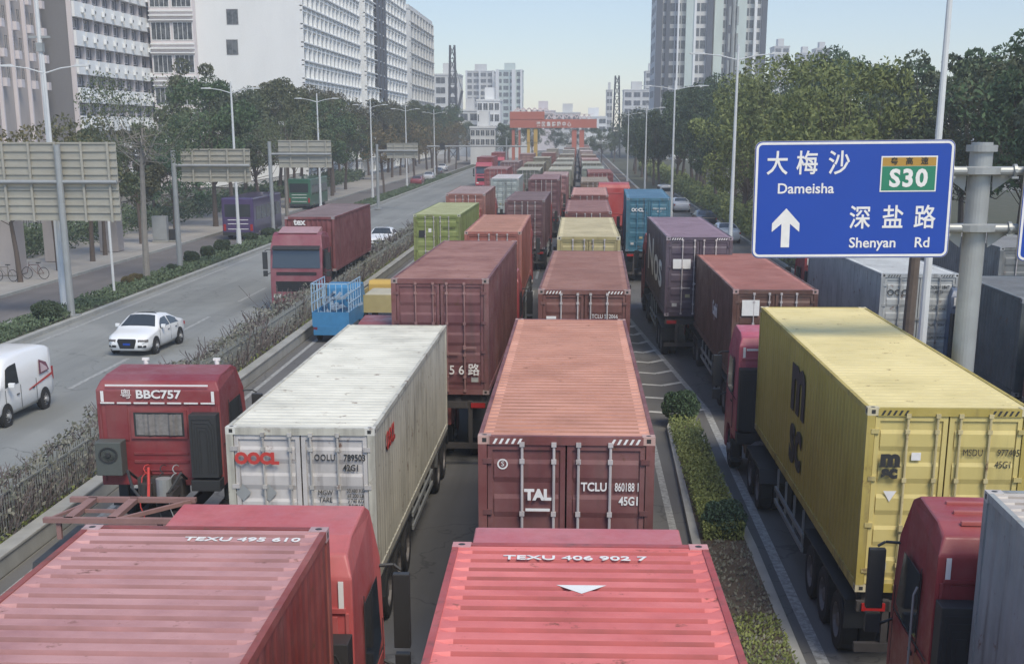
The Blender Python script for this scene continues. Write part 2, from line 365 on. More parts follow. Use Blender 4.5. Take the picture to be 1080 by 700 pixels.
# ------------------------------------------------------------------ container
W2 = 1.219
def corr_side(L, h, sgn):
    mb = MB(); y = .14; pts = [(.03, y)]
    while y < L-.36:
        pts += [(.03, y+.07), (.042, y+.13), (.042, y+.20), (.03, y+.26)]; y += .28
    pts += [(.03, L-.14)]
    x = lambda d: sgn*(W2-d+.012)
    vs = []; fs = []
    for d, yy in pts: vs += [(x(d), yy, .15), (x(d), yy, h-.07)]
    fs = [(2*i, 2*i+2, 2*i+3, 2*i+1) for i in range(len(pts)-1)]
    mb.add(vs, fs); return mb
def roof_mb(L, h, D=.045):
    mb = MB(); y = .18; pts = [(0, y)]; P = .262
    while y < L-.18-P:
        pts += [(0, y+.145), (-D, y+.175), (-D, y+.222), (0, y+.252)]; y += P
    pts += [(0, L-.18)]
    xe = W2-.058; vs = []; fs = []
    for d, yy in pts:
        for xx in (-xe, -xe+.14, xe-.14, xe):
            vs.append((xx, yy, h-.012+(d if abs(xx) < xe-.01 else 0)))
    for i in range(len(pts)-1):
        for k in range(3): fs.append((4*i+k, 4*i+k+1, 4*i+4+k+1, 4*i+4+k))
    o0 = len(mb.mi); mb.add(vs, fs)
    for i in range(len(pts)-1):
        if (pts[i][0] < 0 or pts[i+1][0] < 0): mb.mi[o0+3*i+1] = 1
    mb.box(-xe, xe, .11, .18, h-.04, h-.008); mb.box(-xe, xe, L-.18, L-.11, h-.04, h-.008); return mb
def container(label, cat_label, x, y, z, yaw=0, L=12.19, h=2.896, cs=(.25,.06,.05), cr=None, cd_=None, rz0=0, group='shipping containers on the queued lorries', detail=2, x_is_left=True, stripes=False, rods=(.55,.5,.48), roofd=.045):
    cr = cr or cs; cd_ = cd_ or cs
    o = thing('shipping_container', label, cat_label, (x+(W2 if x_is_left else 0), y, z), R(yaw)+rz0, group)
    k = (round(L,1), round(h,2))
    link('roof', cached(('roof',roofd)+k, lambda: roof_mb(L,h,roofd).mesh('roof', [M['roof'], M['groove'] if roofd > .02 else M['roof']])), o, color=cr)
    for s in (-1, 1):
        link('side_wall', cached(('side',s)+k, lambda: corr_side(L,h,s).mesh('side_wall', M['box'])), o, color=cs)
    def fr():
        b = MB()
        for s in (-1, 1):
            b.box(s*W2, s*(W2-.06), .16, L-.16, h-.085, h); b.box(s*W2, s*(W2-.07), .16, L-.16, .0, .15)
            b.box(s*W2, s*(W2-.12), 0, .14, .115, h-.115); b.box(s*W2, s*(W2-.12), L-.14, L, .115, h-.115)
        b.box(-W2+.16, W2-.16, 0, .10, h-.12, h-.002); b.box(-W2+.16, W2-.16, 0, .10, .0, .13)
        b.box(-W2+.16, W2-.16, L-.10, L, h-.12, h-.002); b.box(-W2+.16, W2-.16, L-.10, L, 0, .13)
        b.box(-W2+.07, W2-.07, .16, L-.16, .05, .12)
        return b.mesh('frame', M['box'])
    link('frame', cached(('fr',)+k, fr), o, color=cs)
    def fe():
        b = MB(); n = 9; ww = 2*(W2-.12); 
        pts = []
        for i in range(n):
            x0 = -W2+.12+ww*i/n; pts += [(x0+.02, .03), (x0+.08, .07), (x0+.16, .07), (x0+.22, .03)]
        vs = []
        for xx, d in pts: vs += [(xx, L-d, .13), (xx, L-d, h-.12)]
        b.add(vs, [(2*i,2*i+2,2*i+3,2*i+1) for i in range(len(pts)-1)]); b.box(-W2+.12, W2-.12, L-.12, L-.09, .13, h-.12); return b.mesh('front_wall', M['box'])
    link('front_wall', cached(('fe',)+k, fe), o, color=cs)
    if detail >= 1:
        def cc():
            b = MB(); b.box(-.089, .089, -.081, .081, -.059, .059)
            b.cur = 1; b.cyl((0,0,.0595),(0,0,.0605),.035,n=10); b.box(-.03,.03,-.0825,-.0815,-.03,.03); b.box(-.0905,.0905,-.03,.03,-.03,.03)
            return b.mesh('corner_casting', [M['box'], M['black']])
        m_ = cached('cc', cc)
        for sx in (-1, 1):
            for yy in (.083, L-.083):
                for zz in (.061, h-.055): link('corner_casting', m_, o, (sx*(W2-.087), yy, zz), color=tuple(.6*c+.2 for c in cr))
    # doors
    dw = W2-.13; hd = h-.12-.13
    def dr(s):
        def f():
            b = MB(); x0, x1 = (-dw, -.012) if s < 0 else (.012, dw)
            z0, z1 = .135, h-.125
            b.box(x0, x1, .05, .07, z0, z1)
            for e in ((x0, x0+.07), (x1-.07, x1)): b.box(e[0], e[1], .022, .05, z0, z1)
            b.box(x0+.07, x1-.07, .022, .05, z1-.07, z1); b.box(x0+.07, x1-.07, .022, .05, z0, z0+.07)
            nb = 5; seg = (z1-z0-.14)/nb
            for i in range(nb):
                za = z0+.07+i*seg
                b.prism_x([(.05, za+.03),(.05, za+seg*.72),(.028, za+seg*.60),(.028, za+.11)], x0+.09, x1-.09)
            return b.mesh('door', M['box'])
        return f
    doors = []
    for s in (-1, 1):
        d = link('door', cached(('door', s)+k, dr(s)), o, color=cd_); doors.append(d)
        if detail >= 1:
            def rod():
                b = MB(); b.cyl((0,0,.08),(0,0,h-.08),.02,n=6)
                for zz in (.1, .45, 1.0, h*.62, h-.35, h-.11): b.box(-.034,.034,-.026,.02,zz-.032,zz+.032)
                return b.mesh('lock_rod', M['box'])
            rm = cached(('rod',)+k, rod)
            hm_ = cached('hnd', lambda: MB().box(-.02,.30,-.05,-.03,-.02,.02).box(-.03,.03,-.06,.0,-.05,.05).mesh('handle', M['box']))
            for xx in ((.17, .61) if s > 0 else (-.61, -.17)):
                r_ = link('lock_rod', rm, d, (xx, -.005, 0), color=rods)
                if detail >= 2: link('handle', hm_, r_, (0, 0, 1.05 if xx in (.17,-.61) else 1.2), color=rods)
            if detail >= 2:
                hg = cached('hinge', lambda: MB().box(-.06,.06,-.012,.03,-.035,.035).mesh('hinge', M['box']))
                for q in range(4): link('hinge', hg, d, (s*(dw+.0), .0, .35+q*(h-.7)/3), color=tuple(.85*c for c in cd_))
    if detail >= 1:
        for s_, xx, zz, c_ in ((-1,-.86,.42,(.5,.5,.48)),(1,.86,.38,(.45,.45,.42)),(-1,-.38,.75,(.42,.38,.2))):
            link('data_plate', cached('dp', lambda: MB().box(-.09,.09,0,.006,-.06,.06).mesh('data_plate', M['box'])), o, (xx, .02, zz), color=c_)
    if stripes:
        b = MB()
        for s in (-1, 1):
            for i in range(5):
                xx = s*(W2-.2-i*.085) - (.07 if s > 0 else 0)
                b.add([(xx,-.004,h-.105),(xx+.035,-.004,h-.105),(xx+.075,-.004,h-.03),(xx+.04,-.004,h-.03)], [(0,1,2,3)])
        part('warning_stripes', b, M['white'] if stripes == 1 else M['black'], o)
    return o
def lightest(c): return tuple(min(1, x*1.3+.05) for x in c)

# ------------------------------------------------------------------ truck
def wheel_mesh(r=.5, w_=.28, dual=True):
    def f():
        b = MB(); pr = [(-w_, r*.55), (-w_, r*.93), (-w_*.85, r), (-.02, r), (0, r*.93), (0, r*.6)]
        if dual: pr = [(-w_*2.05, r*.55), (-w_*2.05, r*.93), (-w_*1.95, r), (-w_*1.12, r), (-w_*1.05, r*.86), (-w_*.95, r), (-.03, r), (0, r*.93), (0, r*.6)]
        b.disc_ring((0,0,0), 1, pr, 22); return b.mesh('tyre', M['rub'])
    return cached(('tyre', r, w_, dual), f)
def rim_mesh(r=.5, dual=True, m='rim'):
    def f():
        b = MB(); d = .12 if dual else .03
        b.disc_ring((0,0,0), 1, [(-.005, r*.62), (-.01, r*.56), (-d, r*.50), (-d, r*.28), (-d+.09, r*.25), (-d+.1, .0001)], 18)
        for i in range(8):
            a = i*pi/4; b.cyl((-d, r*.4*cos(a), r*.4*sin(a)), (-d+.03, r*.4*cos(a), r*.4*sin(a)), .018, n=5)
        return b.mesh('rim', M[m])
    return cached(('rim', r, dual, m), f)
def wheel(parent, x, y, r=.5, w_=.28, dual=True, m='rim'):
    s = 1 if x > 0 else -1
    e = bpy.data.objects.new('wheel', wheel_mesh(r, w_, dual)); col.objects.link(e); e.parent = parent; e.location = (x, y, r)
    if s < 0: e.rotation_euler = (0, 0, pi)
    link('rim', rim_mesh(r, dual, m), e); return e
CABP = [(0,1.0),(0,3.3),(.12,3.5),(.5,3.58),(1.5,3.62),(1.85,3.5),(2.12,2.95),(2.3,2.0),(2.33,1.3),(2.33,.55),(2.2,.42),(1.95,.42),(1.9,.8),(1.72,1.08),(1.4,1.16),(1.08,1.08),(.92,.85),(.85,.85),(.8,1.0)]
def cab(parent, y0, color, xo=0, flip=False, detail=2, rear='plain', hs=1.0, intake='left', zo=0, ws_=1):
    """cab-over tractor cab; rear wall at y0, nose at y0+2.33"""
    def cbm():
        q = MB().prism_x(CABP, -1.24, 1.24); q.v = [(x*(.93 if z > 3.45 else 1), y, z) for x, y, z in q.v]; return q.mesh('cab', M['cab'], bevel=.07, seg=3)
    me = cached('cabbody', cbm)
    c = link('cab', me, parent, (xo, y0, zo), color=color); c.scale = (ws_, 1, hs)
    def ws():
        b = MB(); b.add([(-1.1,2.155,2.93),(1.1,2.155,2.93),(1.14,2.325,2.02),(-1.14,2.325,2.02)], [(0,1,2,3)]); b.add([(-1.1,2.1,2.93),(1.1,2.1,2.93),(1.14,2.2,2.02),(-1.14,2.2,2.02)], [(0,3,2,1)]); return b.mesh('windscreen', M['glass'])
    link('windscreen', cached('ws', ws), c)
    for s in (-1, 1):
        link('side_window', cached(('sw',s), lambda: MB().prism_x([(.75,2.05),(.75,2.85),(1.7,2.85),(1.98,2.1),(1.5,1.95)], s*1.238, s*1.246).mesh('side_window', M['glass'])), c)
        def mir():
            b = MB(); b.box(s*1.5-.11, s*1.5+.11, 2.12, 2.24, 1.95, 2.75); b.box(s*1.5-.10, s*1.5+.10, 2.12, 2.24, 1.62, 1.88)
            b.tube([(s*1.2,2.1,2.85),(s*1.4,2.18,2.84),(s*1.5,2.18,2.78)], .022, 6); b.tube([(s*1.2,2.2,1.8),(s*1.4,2.2,1.72),(s*1.45,2.18,1.72)], .022, 6)
            return b.mesh('mirror', M['plastic'], bevel=.02)
        link('mirror', cached(('mir',s), mir), c)
        link('door', cached(('cd',s), lambda: MB().prism_x([(.68,1.18),(.68,1.95),(2.05,1.95),(2.1,1.25),(1.7,1.18)], s*1.24, s*1.252).mesh('door', M['cab'])), c, color=tuple(x*.93 for x in color))
        link('step', cached(('st',s), lambda: MB().box(s*1.0, s*1.2, .86-.0, 1.0, .35, .82).box(s*.95,s*1.23,.55,1.0,.32,.38).mesh('step', M['plastic'])), c)
        link('headlight', cached(('hl',s), lambda: MB().box(s*.75,s*1.12,2.32,2.36,.62,.80).mesh('headlight', M['lamp'], bevel=.01)), c)
        link('door_seam', cached(('sm',s), lambda: MB().box(s*1.246,s*1.256,.64,.655,1.18,2.95).box(s*1.246,s*1.256,2.06,2.07,1.25,2.3).box(s*1.246,s*1.256,.1,2.1,1.985,2.0).box(s*1.246,s*1.27,.8,1.0,1.8,1.84).mesh('door_seam', M['plastic'])), c)
    link('grille', cached('gr', lambda: (lambda b: [b.box(-.95,.95,2.325,2.345,z,z+.05) for z in (.95,1.04,1.13,1.22,1.31,1.7,1.78)] and b.box(-1.0,1.0,2.32,2.335,.92,1.4))(MB()).mesh('grille', M['grille'])), c)
    link('bumper', cached('bp', lambda: MB().box(-1.22,1.22,2.2,2.42,.38,.6).mesh('bumper', M['cab'], bevel=.03)), c, color=color)
    link('sun_visor', cached('sv', lambda: MB().prism_x([(2.05,3.05),(2.38,2.92),(2.38,2.87),(2.08,2.98)], -1.12, 1.12).mesh('sun_visor', M['plastic'])), c)
    # rear wall detail
    for xx, mm in ((-.28,'redm'),(.05,'plastic'),(.3,'galv')):
        if detail >= 2:
            q = MB(); pts = [(xx+.05*cos(k*1.1), -.08-.035*k+.0*k, 1.5-.012*k*k*.3+.05*sin(k*1.1)) for k in range(22)]; q.tube(pts, .012, 5); part('air_hose', q, M[mm], c)
    def rw():
        b = MB()
        for (xa,xb,za,zb) in ((-1.05,-.62,2.1,2.95),(-.55,.55,1.55,1.62),(-.55,.55,1.75,1.81),(.62,1.05,2.1,2.95),(-.4,.4,1.2,1.23),(-.4,.4,1.28,1.31),(-.4,.4,1.36,1.39)): b.box(xa,xb,-.018,.01,za,zb)
        b.box(-1.15,1.15,-.03,.01,2.98,3.03); b.box(-1.18,-1.14,-.022,.01,1.1,2.98); b.box(1.14,1.18,-.022,.01,1.1,2.98)
        return b.mesh('rear_panel', M['cab'], bevel=.006)
    link('rear_panel', cached('rw', rw), c, color=tuple(x*.9 for x in color))
    if detail >= 1:
        for xx in (-1.1, 1.1): link('reflector', cached('rf', lambda: MB().box(-.03,.03,-.024,-.016,-.13,.13).mesh('reflector', M['white'])), c, (xx, 0, 3.15))
        sx = -1 if intake == 'left' else 1
        def ik():
            b = MB(); x0 = sx*.95; b.box(x0-.27, x0+.27, -.36, -.04, 1.3, 2.8)
            b.box(x0-.29, x0+.29, -.38, -.03, .98, 1.24)
            for q in range(4):
                dd = .22-q*.05; zt = 2.7-q*.09
                b.tube([(x0-dd,-.365,1.4),(x0-dd,-.365,zt),(x0+dd*.6,-.365,zt),(x0+dd,-.365,zt-.15),(x0+dd,-.365,1.4)], .012, 4)
            return b.mesh('air_intake', M['plastic'], bevel=.015)
        if intake: link('air_intake', cached(('ik',sx), ik), c)
    return c
TRUCKN = [0]
def truck(label, x, y, b=1.5, yaw=0, L=12.19, cabc=(.35,.04,.05), rz0=0, detail=2, xo=0, flatbed=False, has_cab=True, intake='left', cabgap=.75, group='container lorries in the queue', x_is_left=True, trailer=True, hs=1.0, cat='lorry', zo=0, ws_=1):
    t_ = thing('container_lorry', label, cat, (x+(W2 if x_is_left else 0), y, 0), R(yaw)+rz0, group)
    bk = round(b, 2)
    def ch():
        q = MB()
        for s in (-1, 1):
            q.box(s*.42-.07, s*.42+.07, .1, L-.1, b-.34, b-.04); q.box(s*1.05-.04, s*1.05+.04, .1, L-.1, b-.16, b-.04)
        for k in range(9): yy = .15+k*(L-.4)/8; q.box(-1.15, 1.15, yy, yy+.12, b-.15, b-.01)
        for s in (-1,1):
            for k in range(8): yy = .2+k*(L-.4)/8; q.bar((s*.45,yy,b-.1),(s*1.0,yy+1.2,b-.1),.06)
        return q.mesh('trailer_chassis', M['steel'] if not flatbed else M['frame'])
    if trailer:
        link('trailer_chassis', cached(('ch', bk, L, flatbed), ch), t_)
        link('rear_bumper', cached(('rb',bk), lambda: MB().box(-1.2,1.2,-.12,-.02,.48,.62).box(-.8,-.7,-.1,0,.6,b-.1).box(.7,.8,-.1,0,.6,b-.1).box(-1.2,1.2,-.1,.0,b-.28,b-.12).mesh('rear_bumper', M['steel'])), t_)
        for s in (-1, 1):
            link('tail_light', cached(('tl',), lambda: MB().box(-.18,.18,-.14,-.10,-.06,.06).mesh('tail_light', M['tail'])), t_, (s*.95, 0, b-.2))
            for yy in (1.3, 2.6, 3.9) if L > 10 else (1.0, 2.3): wheel(t_, s*1.22, yy)
            if detail >= 1:
                link('mudguard', cached(('mg',s,bk,L>10), lambda: MB().box(s*.62,s*1.24,.6 if L>10 else .3,4.6 if L>10 else 3.0,1.06,1.10).box(s*.62,s*1.24,.56 if L>10 else .26,.6 if L>10 else .3,.62,1.1).mesh('mudguard', M['plastic'])), t_)
                if L > 10:
                    def sg():
                        q = MB()
                        for z in (.55, .82): q.box(s*1.2-.02, s*1.2+.02, 4.9, 8.6, z, z+.09)
                        for yy in (5.1, 6.2, 7.3, 8.4): q.box(s*1.17-.02, s*1.17+.02, yy, yy+.06, .5, b-.1)
                        return q.mesh('side_guard', M['galv'])
                    link('side_guard', cached(('sg',s,bk), sg), t_)
                    link('landing_leg', cached(('ll',s,bk), lambda: MB().box(s*.85-.06,s*.85+.06,8.85,8.97,.3,b-.1).box(s*.85-.14,s*.85+.14,8.8,9.02,.24,.32).mesh('landing_leg', M['steel'])), t_)
                    link('tool_box', cached(('tb',s), lambda: MB().box(s*.75,s*1.17,9.05 if s>0 else 4.95,9.45 if s>0 else 5.0,.5,1.0).mesh('tool_box', M['steel'], bevel=.02)), t_)
    else: pass
    # tractor
    ty = L-2.9
    def tc():
        q = MB()
        for s in (-1, 1): q.box(s*.40-.05, s*.40+.05, ty+.2, L+cabgap+2.2, .72, .98)
        for k in range(6): q.box(-.4, .4, ty+.4+k*.9, ty+.5+k*.9, .76, .94)
        q.box(-.45,.45,ty+.9,ty+1.7,.98,1.09); q.cyl((-1.0,ty+.75,.5),(1.0,ty+.75,.5),.1,n=8); q.cyl((-1.0,ty+2.1,.5),(1.0,ty+2.1,.5),.1,n=8); q.cyl((-1.0,L+cabgap+1.4,.5),(1.0,L+cabgap+1.4,.5),.08,n=8)
        return q.mesh('tractor_frame', M['steel'])
    link('tractor_frame', cached(('tf', L, cabgap), tc), t_, (xo*.5, 0, 0))
    for s in (-1, 1):
        wheel(t_, s*1.2+xo*.5, ty+.75); wheel(t_, s*1.2+xo*.5, ty+2.1)
        wheel(t_, s*1.2+xo, L+cabgap+1.4, dual=False)
    if detail >= 1:
        link('fuel_tank', cached('ft', lambda: MB().cyl((0,-.55,0),(0,.55,0),.33,n=16).box(-.05,.05,-.4,-.34,-.34,.34).mesh('fuel_tank', M['rim'], smooth=False)), t_, (-.85+xo*.5, L+.25, .75))
        link('battery_box', cached('bb', lambda: MB().box(-.3,.3,-.35,.35,-.28,.28).mesh('battery_box', M['steel'], bevel=.02)), t_, (.85+xo*.5, L+.3, .72))
        for s in (-1,1): link('mudguard', cached(('mgt',s), lambda: MB().prism_x([(-.6,.75),(-.45,1.06),(1.9,1.06),(2.05,.75),(2.0,.72),(1.85,1.02),(-.4,1.02),(-.55,.72)], s*.62, s*1.24).mesh('mudguard', M['plastic'])), t_, (xo*.5, ty+.7, 0))
    c = cab(t_, L+cabgap, cabc, xo, detail=detail, intake=intake, hs=hs, zo=zo, ws_=ws_) if has_cab else None
    return t_, c

RED1=(.30,.045,.05); MAROON=(.16,.042,.038); 
# --- front and middle lanes, each container with its lorry
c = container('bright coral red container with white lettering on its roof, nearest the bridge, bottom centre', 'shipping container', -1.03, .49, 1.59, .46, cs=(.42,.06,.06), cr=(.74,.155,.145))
text('TEXU 406 902 7', c, (-.05, 11.72, 2.894), .17, rot=(0,0,0), bold=.002, sx=1.15, m='white')
link('marking', MB().add([(-.22,10.95,2.889),(.22,10.95,2.889),(0,10.72,2.889)], [(0,2,1)]).mesh('marking', M['white']), c)
truck('red lorry hauling the coral container, only its cab roof showing below the TAL doors', -1.03, .49, 1.59, .46, cabc=(.5,.12,.13), hs=1.10)
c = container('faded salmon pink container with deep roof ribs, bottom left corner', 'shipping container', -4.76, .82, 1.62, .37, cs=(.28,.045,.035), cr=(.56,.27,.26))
text('TEXU 495 610', c, (.45, 11.75, 2.894), .17, rot=(0,0,0), bold=.002, sx=1.1)
tr, cb = truck('red lorry with open sided cab corner beyond the faded salmon container', -4.76, .82, 1.62, .37, cabc=(.50,.09,.09), xo=.27, cabgap=.35, intake='right', hs=1.17, ws_=.9)
link('placard', MB().add([(.62,-.06,2.1),(.75,-.06,1.97),(.88,-.06,2.1),(.75,-.06,2.23)], [(0,1,2,3)]).mesh('placard', M['white']), cb, (.2,-.33,.3))

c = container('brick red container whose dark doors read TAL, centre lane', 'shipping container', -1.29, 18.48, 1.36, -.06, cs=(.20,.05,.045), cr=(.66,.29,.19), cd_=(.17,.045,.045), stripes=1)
text('TAL', c, (-.39, -.03, 2.07), .205, bold=.012, sx=1.0); link('marking', MB().box(-.56,-.22,-.032,-.028,1.84,1.88).mesh('marking', M['white']), c)
text('TCLU', c, (.39, .018, 2.18), .17, bold=.004, sx=.85); text('860188 1', c, (.85, .018, 2.18), .17, bold=.002, sx=.54); text('45G1', c, (.88, .018, 1.98), .17, bold=.004, sx=.75)
text('MAX GROSS', c, (.39, .018, 1.5), .065); text('32.500 KGS\n71.650 LBS', c, (.93, .018, 1.47), .065); text('TARE', c, (.39, .018, 1.22), .065); text('3.940 KGS\n8.680 LBS', c, (.93, .018, 1.2), .065)
link('marking', MB().disc_ring((0,0,0),1,[(0,.075),(.003,.075),(.003,.055),(0,.055)],16).mesh('marking', M['white']), c, (-.88, .018, 2.5), rz=pi/2)
text('S', c, (-.88, .018, 2.5), .1)
truck('lorry under the brick red TAL container', -1.29, 18.48, 1.36, -.06)

c = container('off white container with red OOCL lettering on its doors', 'shipping container', -5.62, 21.6, 1.08, -.3, h=2.591, cs=(.56,.54,.45), cr=(.80,.77,.64), roofd=.014, cd_=(.60,.57,.54), rods=(.5,.48,.44))
text('OOCL', c, (-.72, -.03, 2.08), .25, bold=.016, sx=1.0, m='redm')
text('OOLU', c, (.39, .018, 2.1), .15, m='black', bold=.001, sx=.75, sp=1.15); text('789503', c, (.88, .018, 2.1), .15, m='black', bold=.003, sx=.8); text('42G1', c, (.82, .018, 1.93), .15, m='black', bold=.003, sx=.8)
text('MGW\nTARE', c, (.38, .018, 1.45), .12, m='black', sx=.8); text('30.480 KG\n67.200 LB\n3.740 KG\n8.240 LB', c, (.88, .018, 1.42), .085, m='black', sx=.8)
for xx in (-.98, -.55): link('placard', MB().add([(-.13,0,0),(0,0,-.15),(.13,0,0),(0,0,.15)],[(0,1,2,3)]).mesh('placard', M['galv']), c, (xx, .016, 1.5))
o = text('OOCL', c, (W2+.0, 1.9, 2.05), .42, rot=(pi/2,0,pi/2), bold=.02, m='redm', sx=.9)
truck('lorry under the off white OOCL container', -5.62, 21.6, 1.08, -.3, cabc=(.25,.05,.05))

c = container('yellow container reading msc on its doors and side', 'shipping container', 4.42, 20.40, 1.42, .14, cs=(.47,.36,.065), cr=(.80,.66,.29), cd_=(.64,.52,.18), stripes=2, roofd=.010, rods=(.60,.50,.24))
for ch in c.children:
    if ch.name.startswith('roof'): sw0 = 'roof_clean'
    elif ch.name.startswith(('side_wall','door')): sw0 = 'box_clean'
    else: continue
    ch.material_slots[0].link = 'OBJECT'; ch.material_slots[0].material = M[sw0]
text('m', c, (-.84, -.03, 2.13), .34, bold=.022, m='black', sx=1.1); text('sc', c, (-.84, -.03, 1.92), .27, bold=.016, m='black', sx=1.05)
link('marking', MB().box(-1.0,-.68,-.032,-.028,2.0,2.02).mesh('marking', M['black']), c)
text('MSDU', c, (.39, .018, 2.22), .15, m='black', sx=.75); text('977405', c, (.92, .018, 2.22), .15, m='black', sx=.75); text('45G1', c, (.86, .018, 2.04), .15, m='black', sx=.75)
link('placard', MB().box(-.52,-.38,.012,.018,2.1,2.22).mesh('placard', M['white']), c)
link('marking', MB().add([(-.9,.015,1.62),(-.8,.015,1.45),(-.7,.015,1.62)],[(0,1,2)]).mesh('marking', M['white']), c)
text('m', c, (-W2-.0, 6.3, 2.1), 1.75, rot=(pi/2,0,-pi/2), bold=.07, m='black', sx=1.25); text('sc', c, (-W2-.0, 6.3, .98), 1.5, rot=(pi/2,0,-pi/2), bold=.05, m='black', sx=1.15)
tr, cb = truck('lorry with a pinkish red cab pulling the yellow msc container', 4.42, 20.40, 1.42, .14, cabc=(.50,.09,.13), xo=-.38, cabgap=.5)
for z in (3.2, 2.55, 1.95): link('reflector', MB().box(-1.05,-.75,-.05,-.035,z,z+.05).mesh('reflector', M['white']), cb)

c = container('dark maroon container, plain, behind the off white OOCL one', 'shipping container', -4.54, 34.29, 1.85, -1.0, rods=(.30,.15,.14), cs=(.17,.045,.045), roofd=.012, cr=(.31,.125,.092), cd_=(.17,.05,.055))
text('5 6 路', c, (.60, -.035, .62), .32, bold=.003, sx=.95)
truck('lorry with raised deck under the plain dark maroon container', -4.54, 34.29, 1.8, -1.0)

def pair(x, y, dz, yaw, label, tl, cs, cr, h=2.896, L=12.19, detail=2, cabc=(.33,.05,.05), **k):
    b_ = 1.5+dz
    c = container(label, 'shipping container', x, y, b_, yaw, L, h, cs, cr, detail=detail, **k)
    truck(tl, x, y, b_, yaw, L, cabc, detail=min(detail, 1)); return c
c = pair(-.93, 36.57, -.16, -.92, 'dusky brown container directly beyond the salmon ribbed TAL one', 'lorry under the dusky brown container, third in the centre lane', (.17,.05,.038), (.36,.155,.11), stripes=1)
text('TCLU 512066', c, (.55, .018, 2.2), .15, sx=.8)
link('placard', MB().box(-1.0,-.74,.012,.018,2.05,2.2).mesh('placard', M['white']), c)
c = pair(-.65, 53.93, -.07, -.11, 'pale yellow container, fourth in the centre lane', 'lorry under the pale yellow container of the centre lane', (.40,.33,.14), (.66,.56,.32), detail=1)
pair(-.49, 73.09, -.2, -.35, 'brownish rose container beyond the pale yellow one', 'lorry under the brownish rose container', (.20,.06,.05), (.34,.16,.14), detail=1)
pair(-.23, 92.12, -.21, -.6, 'light salmon container, sixth in the centre lane', 'lorry under the light salmon container', (.24,.07,.055), (.62,.32,.27), detail=1)
pair(-4.66, 59.32, -.27, -.1, 'orange red container beyond the dark maroon one', 'lorry under the orange red container', (.36,.10,.07), (.54,.24,.155), detail=1)
pair(-4.19, 84.45, -.18, -.65, 'purple brown container right of the green and white ones', 'lorry under the purple brown container', (.13,.05,.055), (.20,.125,.125), detail=1)
pair(-3.63, 110.2, .17, -.07, 'mauve topped maroon container beyond the purple brown one', 'lorry under the mauve topped maroon container', (.14,.045,.05), (.34,.2,.2), detail=1)
c = pair(-8.3, 72.16, -.32, -.68, 'olive green container by the hedge in the leftmost lane', 'lorry under the olive green container', (.24,.29,.07), (.48,.50,.24), detail=2)
link('marking', MB().box(-.95,-.6,.012,.018,1.75,2.1).mesh('marking', M['black']), c); link('placard', MB().box(-.45,-.3,.012,.018,2.0,2.2).mesh('placard', M['white']), c); text('UASU 408219', c, (.62,.018,2.2), .14, m='black', sx=.8)
pair(-7.9, 86.3, .1, .3, 'dusty rose roofed container beyond the olive green one', 'lorry under the dusty rose roofed container', (.30,.12,.09), (.42,.3,.28), detail=1)
pair(-7.26, 122.1, -.2, .2, 'whitish grey container in the leftmost lane far ahead', 'lorry under the whitish grey container', (.38,.43,.41), (.74,.68,.66), detail=1, rods=(.4,.42,.4))
pair(.5, 119.3, -.35, -.3, 'khaki container beyond the light salmon one', 'lorry under the khaki container', (.18,.12,.08), (.40,.33,.25), detail=1, cabc=(.45,.05,.05))
pair(.74, 153.46, -.21, -1.0, 'greenish grey container far ahead right of centre', 'lorry under the greenish grey container', (.22,.25,.21), (.44,.46,.38), detail=1)
c = pair(2.88, 78.13, .25, -1.2, 'blue container with white marks, beyond the purple roofed one', 'lorry under the blue container', (.02,.15,.22), (.06,.22,.36), detail=1, cabc=(.3,.04,.05), rods=(.03,.2,.32))
text('OOCL', c, (-.6,.018,2.25), .26, bold=.01, m='white', sx=.9); text('MSKU 380614\n45G1', c, (.6,.018,2.25), .15, sx=.8)
c = pair(3.4, 51.65, .1, .46, 'dark purple container with big white side letters', 'lorry under the dark purple container', (.075,.05,.08), (.30,.20,.26), detail=2, stripes=1)
text('Nos', c, (-W2-.0, 6.4, 1.45), 2.1, rot=(pi/2,0,-pi/2), bold=.03, m='white', sx=2.5)
link('marking', MB().box(-.95,-.3,.006,.014,1.75,2.1).mesh('marking', M['white']), c); link('marking', MB().box(.35,1.0,.006,.014,2.0,2.2).mesh('marking', M['redm']), c)
c = pair(4.6, 41.0-.9, -.22, .5, 'red brown container with small white side logo, ahead of the yellow one', 'lorry under the red brown container with the white placard', (.12,.045,.03), (.42,.14,.105), h=2.591, detail=2)
text('Capital', c, (-W2-.0, 4.6, 1.45), .62, rot=(pi/2,0,-pi/2), bold=.012, m='white', sx=.75)
link('placard', MB().box(-.95,-.45,-.02,-.012,1.85,2.3).mesh('placard', M['white']), c)
# lane beyond the separator
c = container('pale grey container behind the road sign, dark OOCL letters on its doors', 'shipping container', 9.62, 43.89, 1.38, 1.2, h=2.591, cs=(.40,.42,.42), cr=(.66,.68,.66), cd_=(.46,.48,.47), stripes=2, rods=(.35,.36,.36))
text('OOCL', c, (-.62, .012, 2.0), .27, m='black', sx=1.0); text('OOLU 1847\n42G1', c, (.62,.012,2.1), .15, m='black', sx=.8)
for z in (1.5, 1.0, .6): text('CAUTION', c, (.62,.012,z), .1, m='black'); 
truck('lorry under the pale grey container behind the road sign', 9.62, 43.89, 1.38, 1.2, detail=1)
c = container('short dark teal container right of the steel sign post', 'shipping container', 11.75, 36.7, 1.45, 0, L=6.06, h=2.591, cs=(.045,.07,.085), cr=(.17,.19,.20), detail=1)
c = container('short dark red brown container at the right edge in front of the teal one', 'shipping container', 11.75, 29.9, 1.5, 0, L=6.06, h=2.591, cs=(.17,.055,.055), cr=(.2,.12,.11), detail=1)
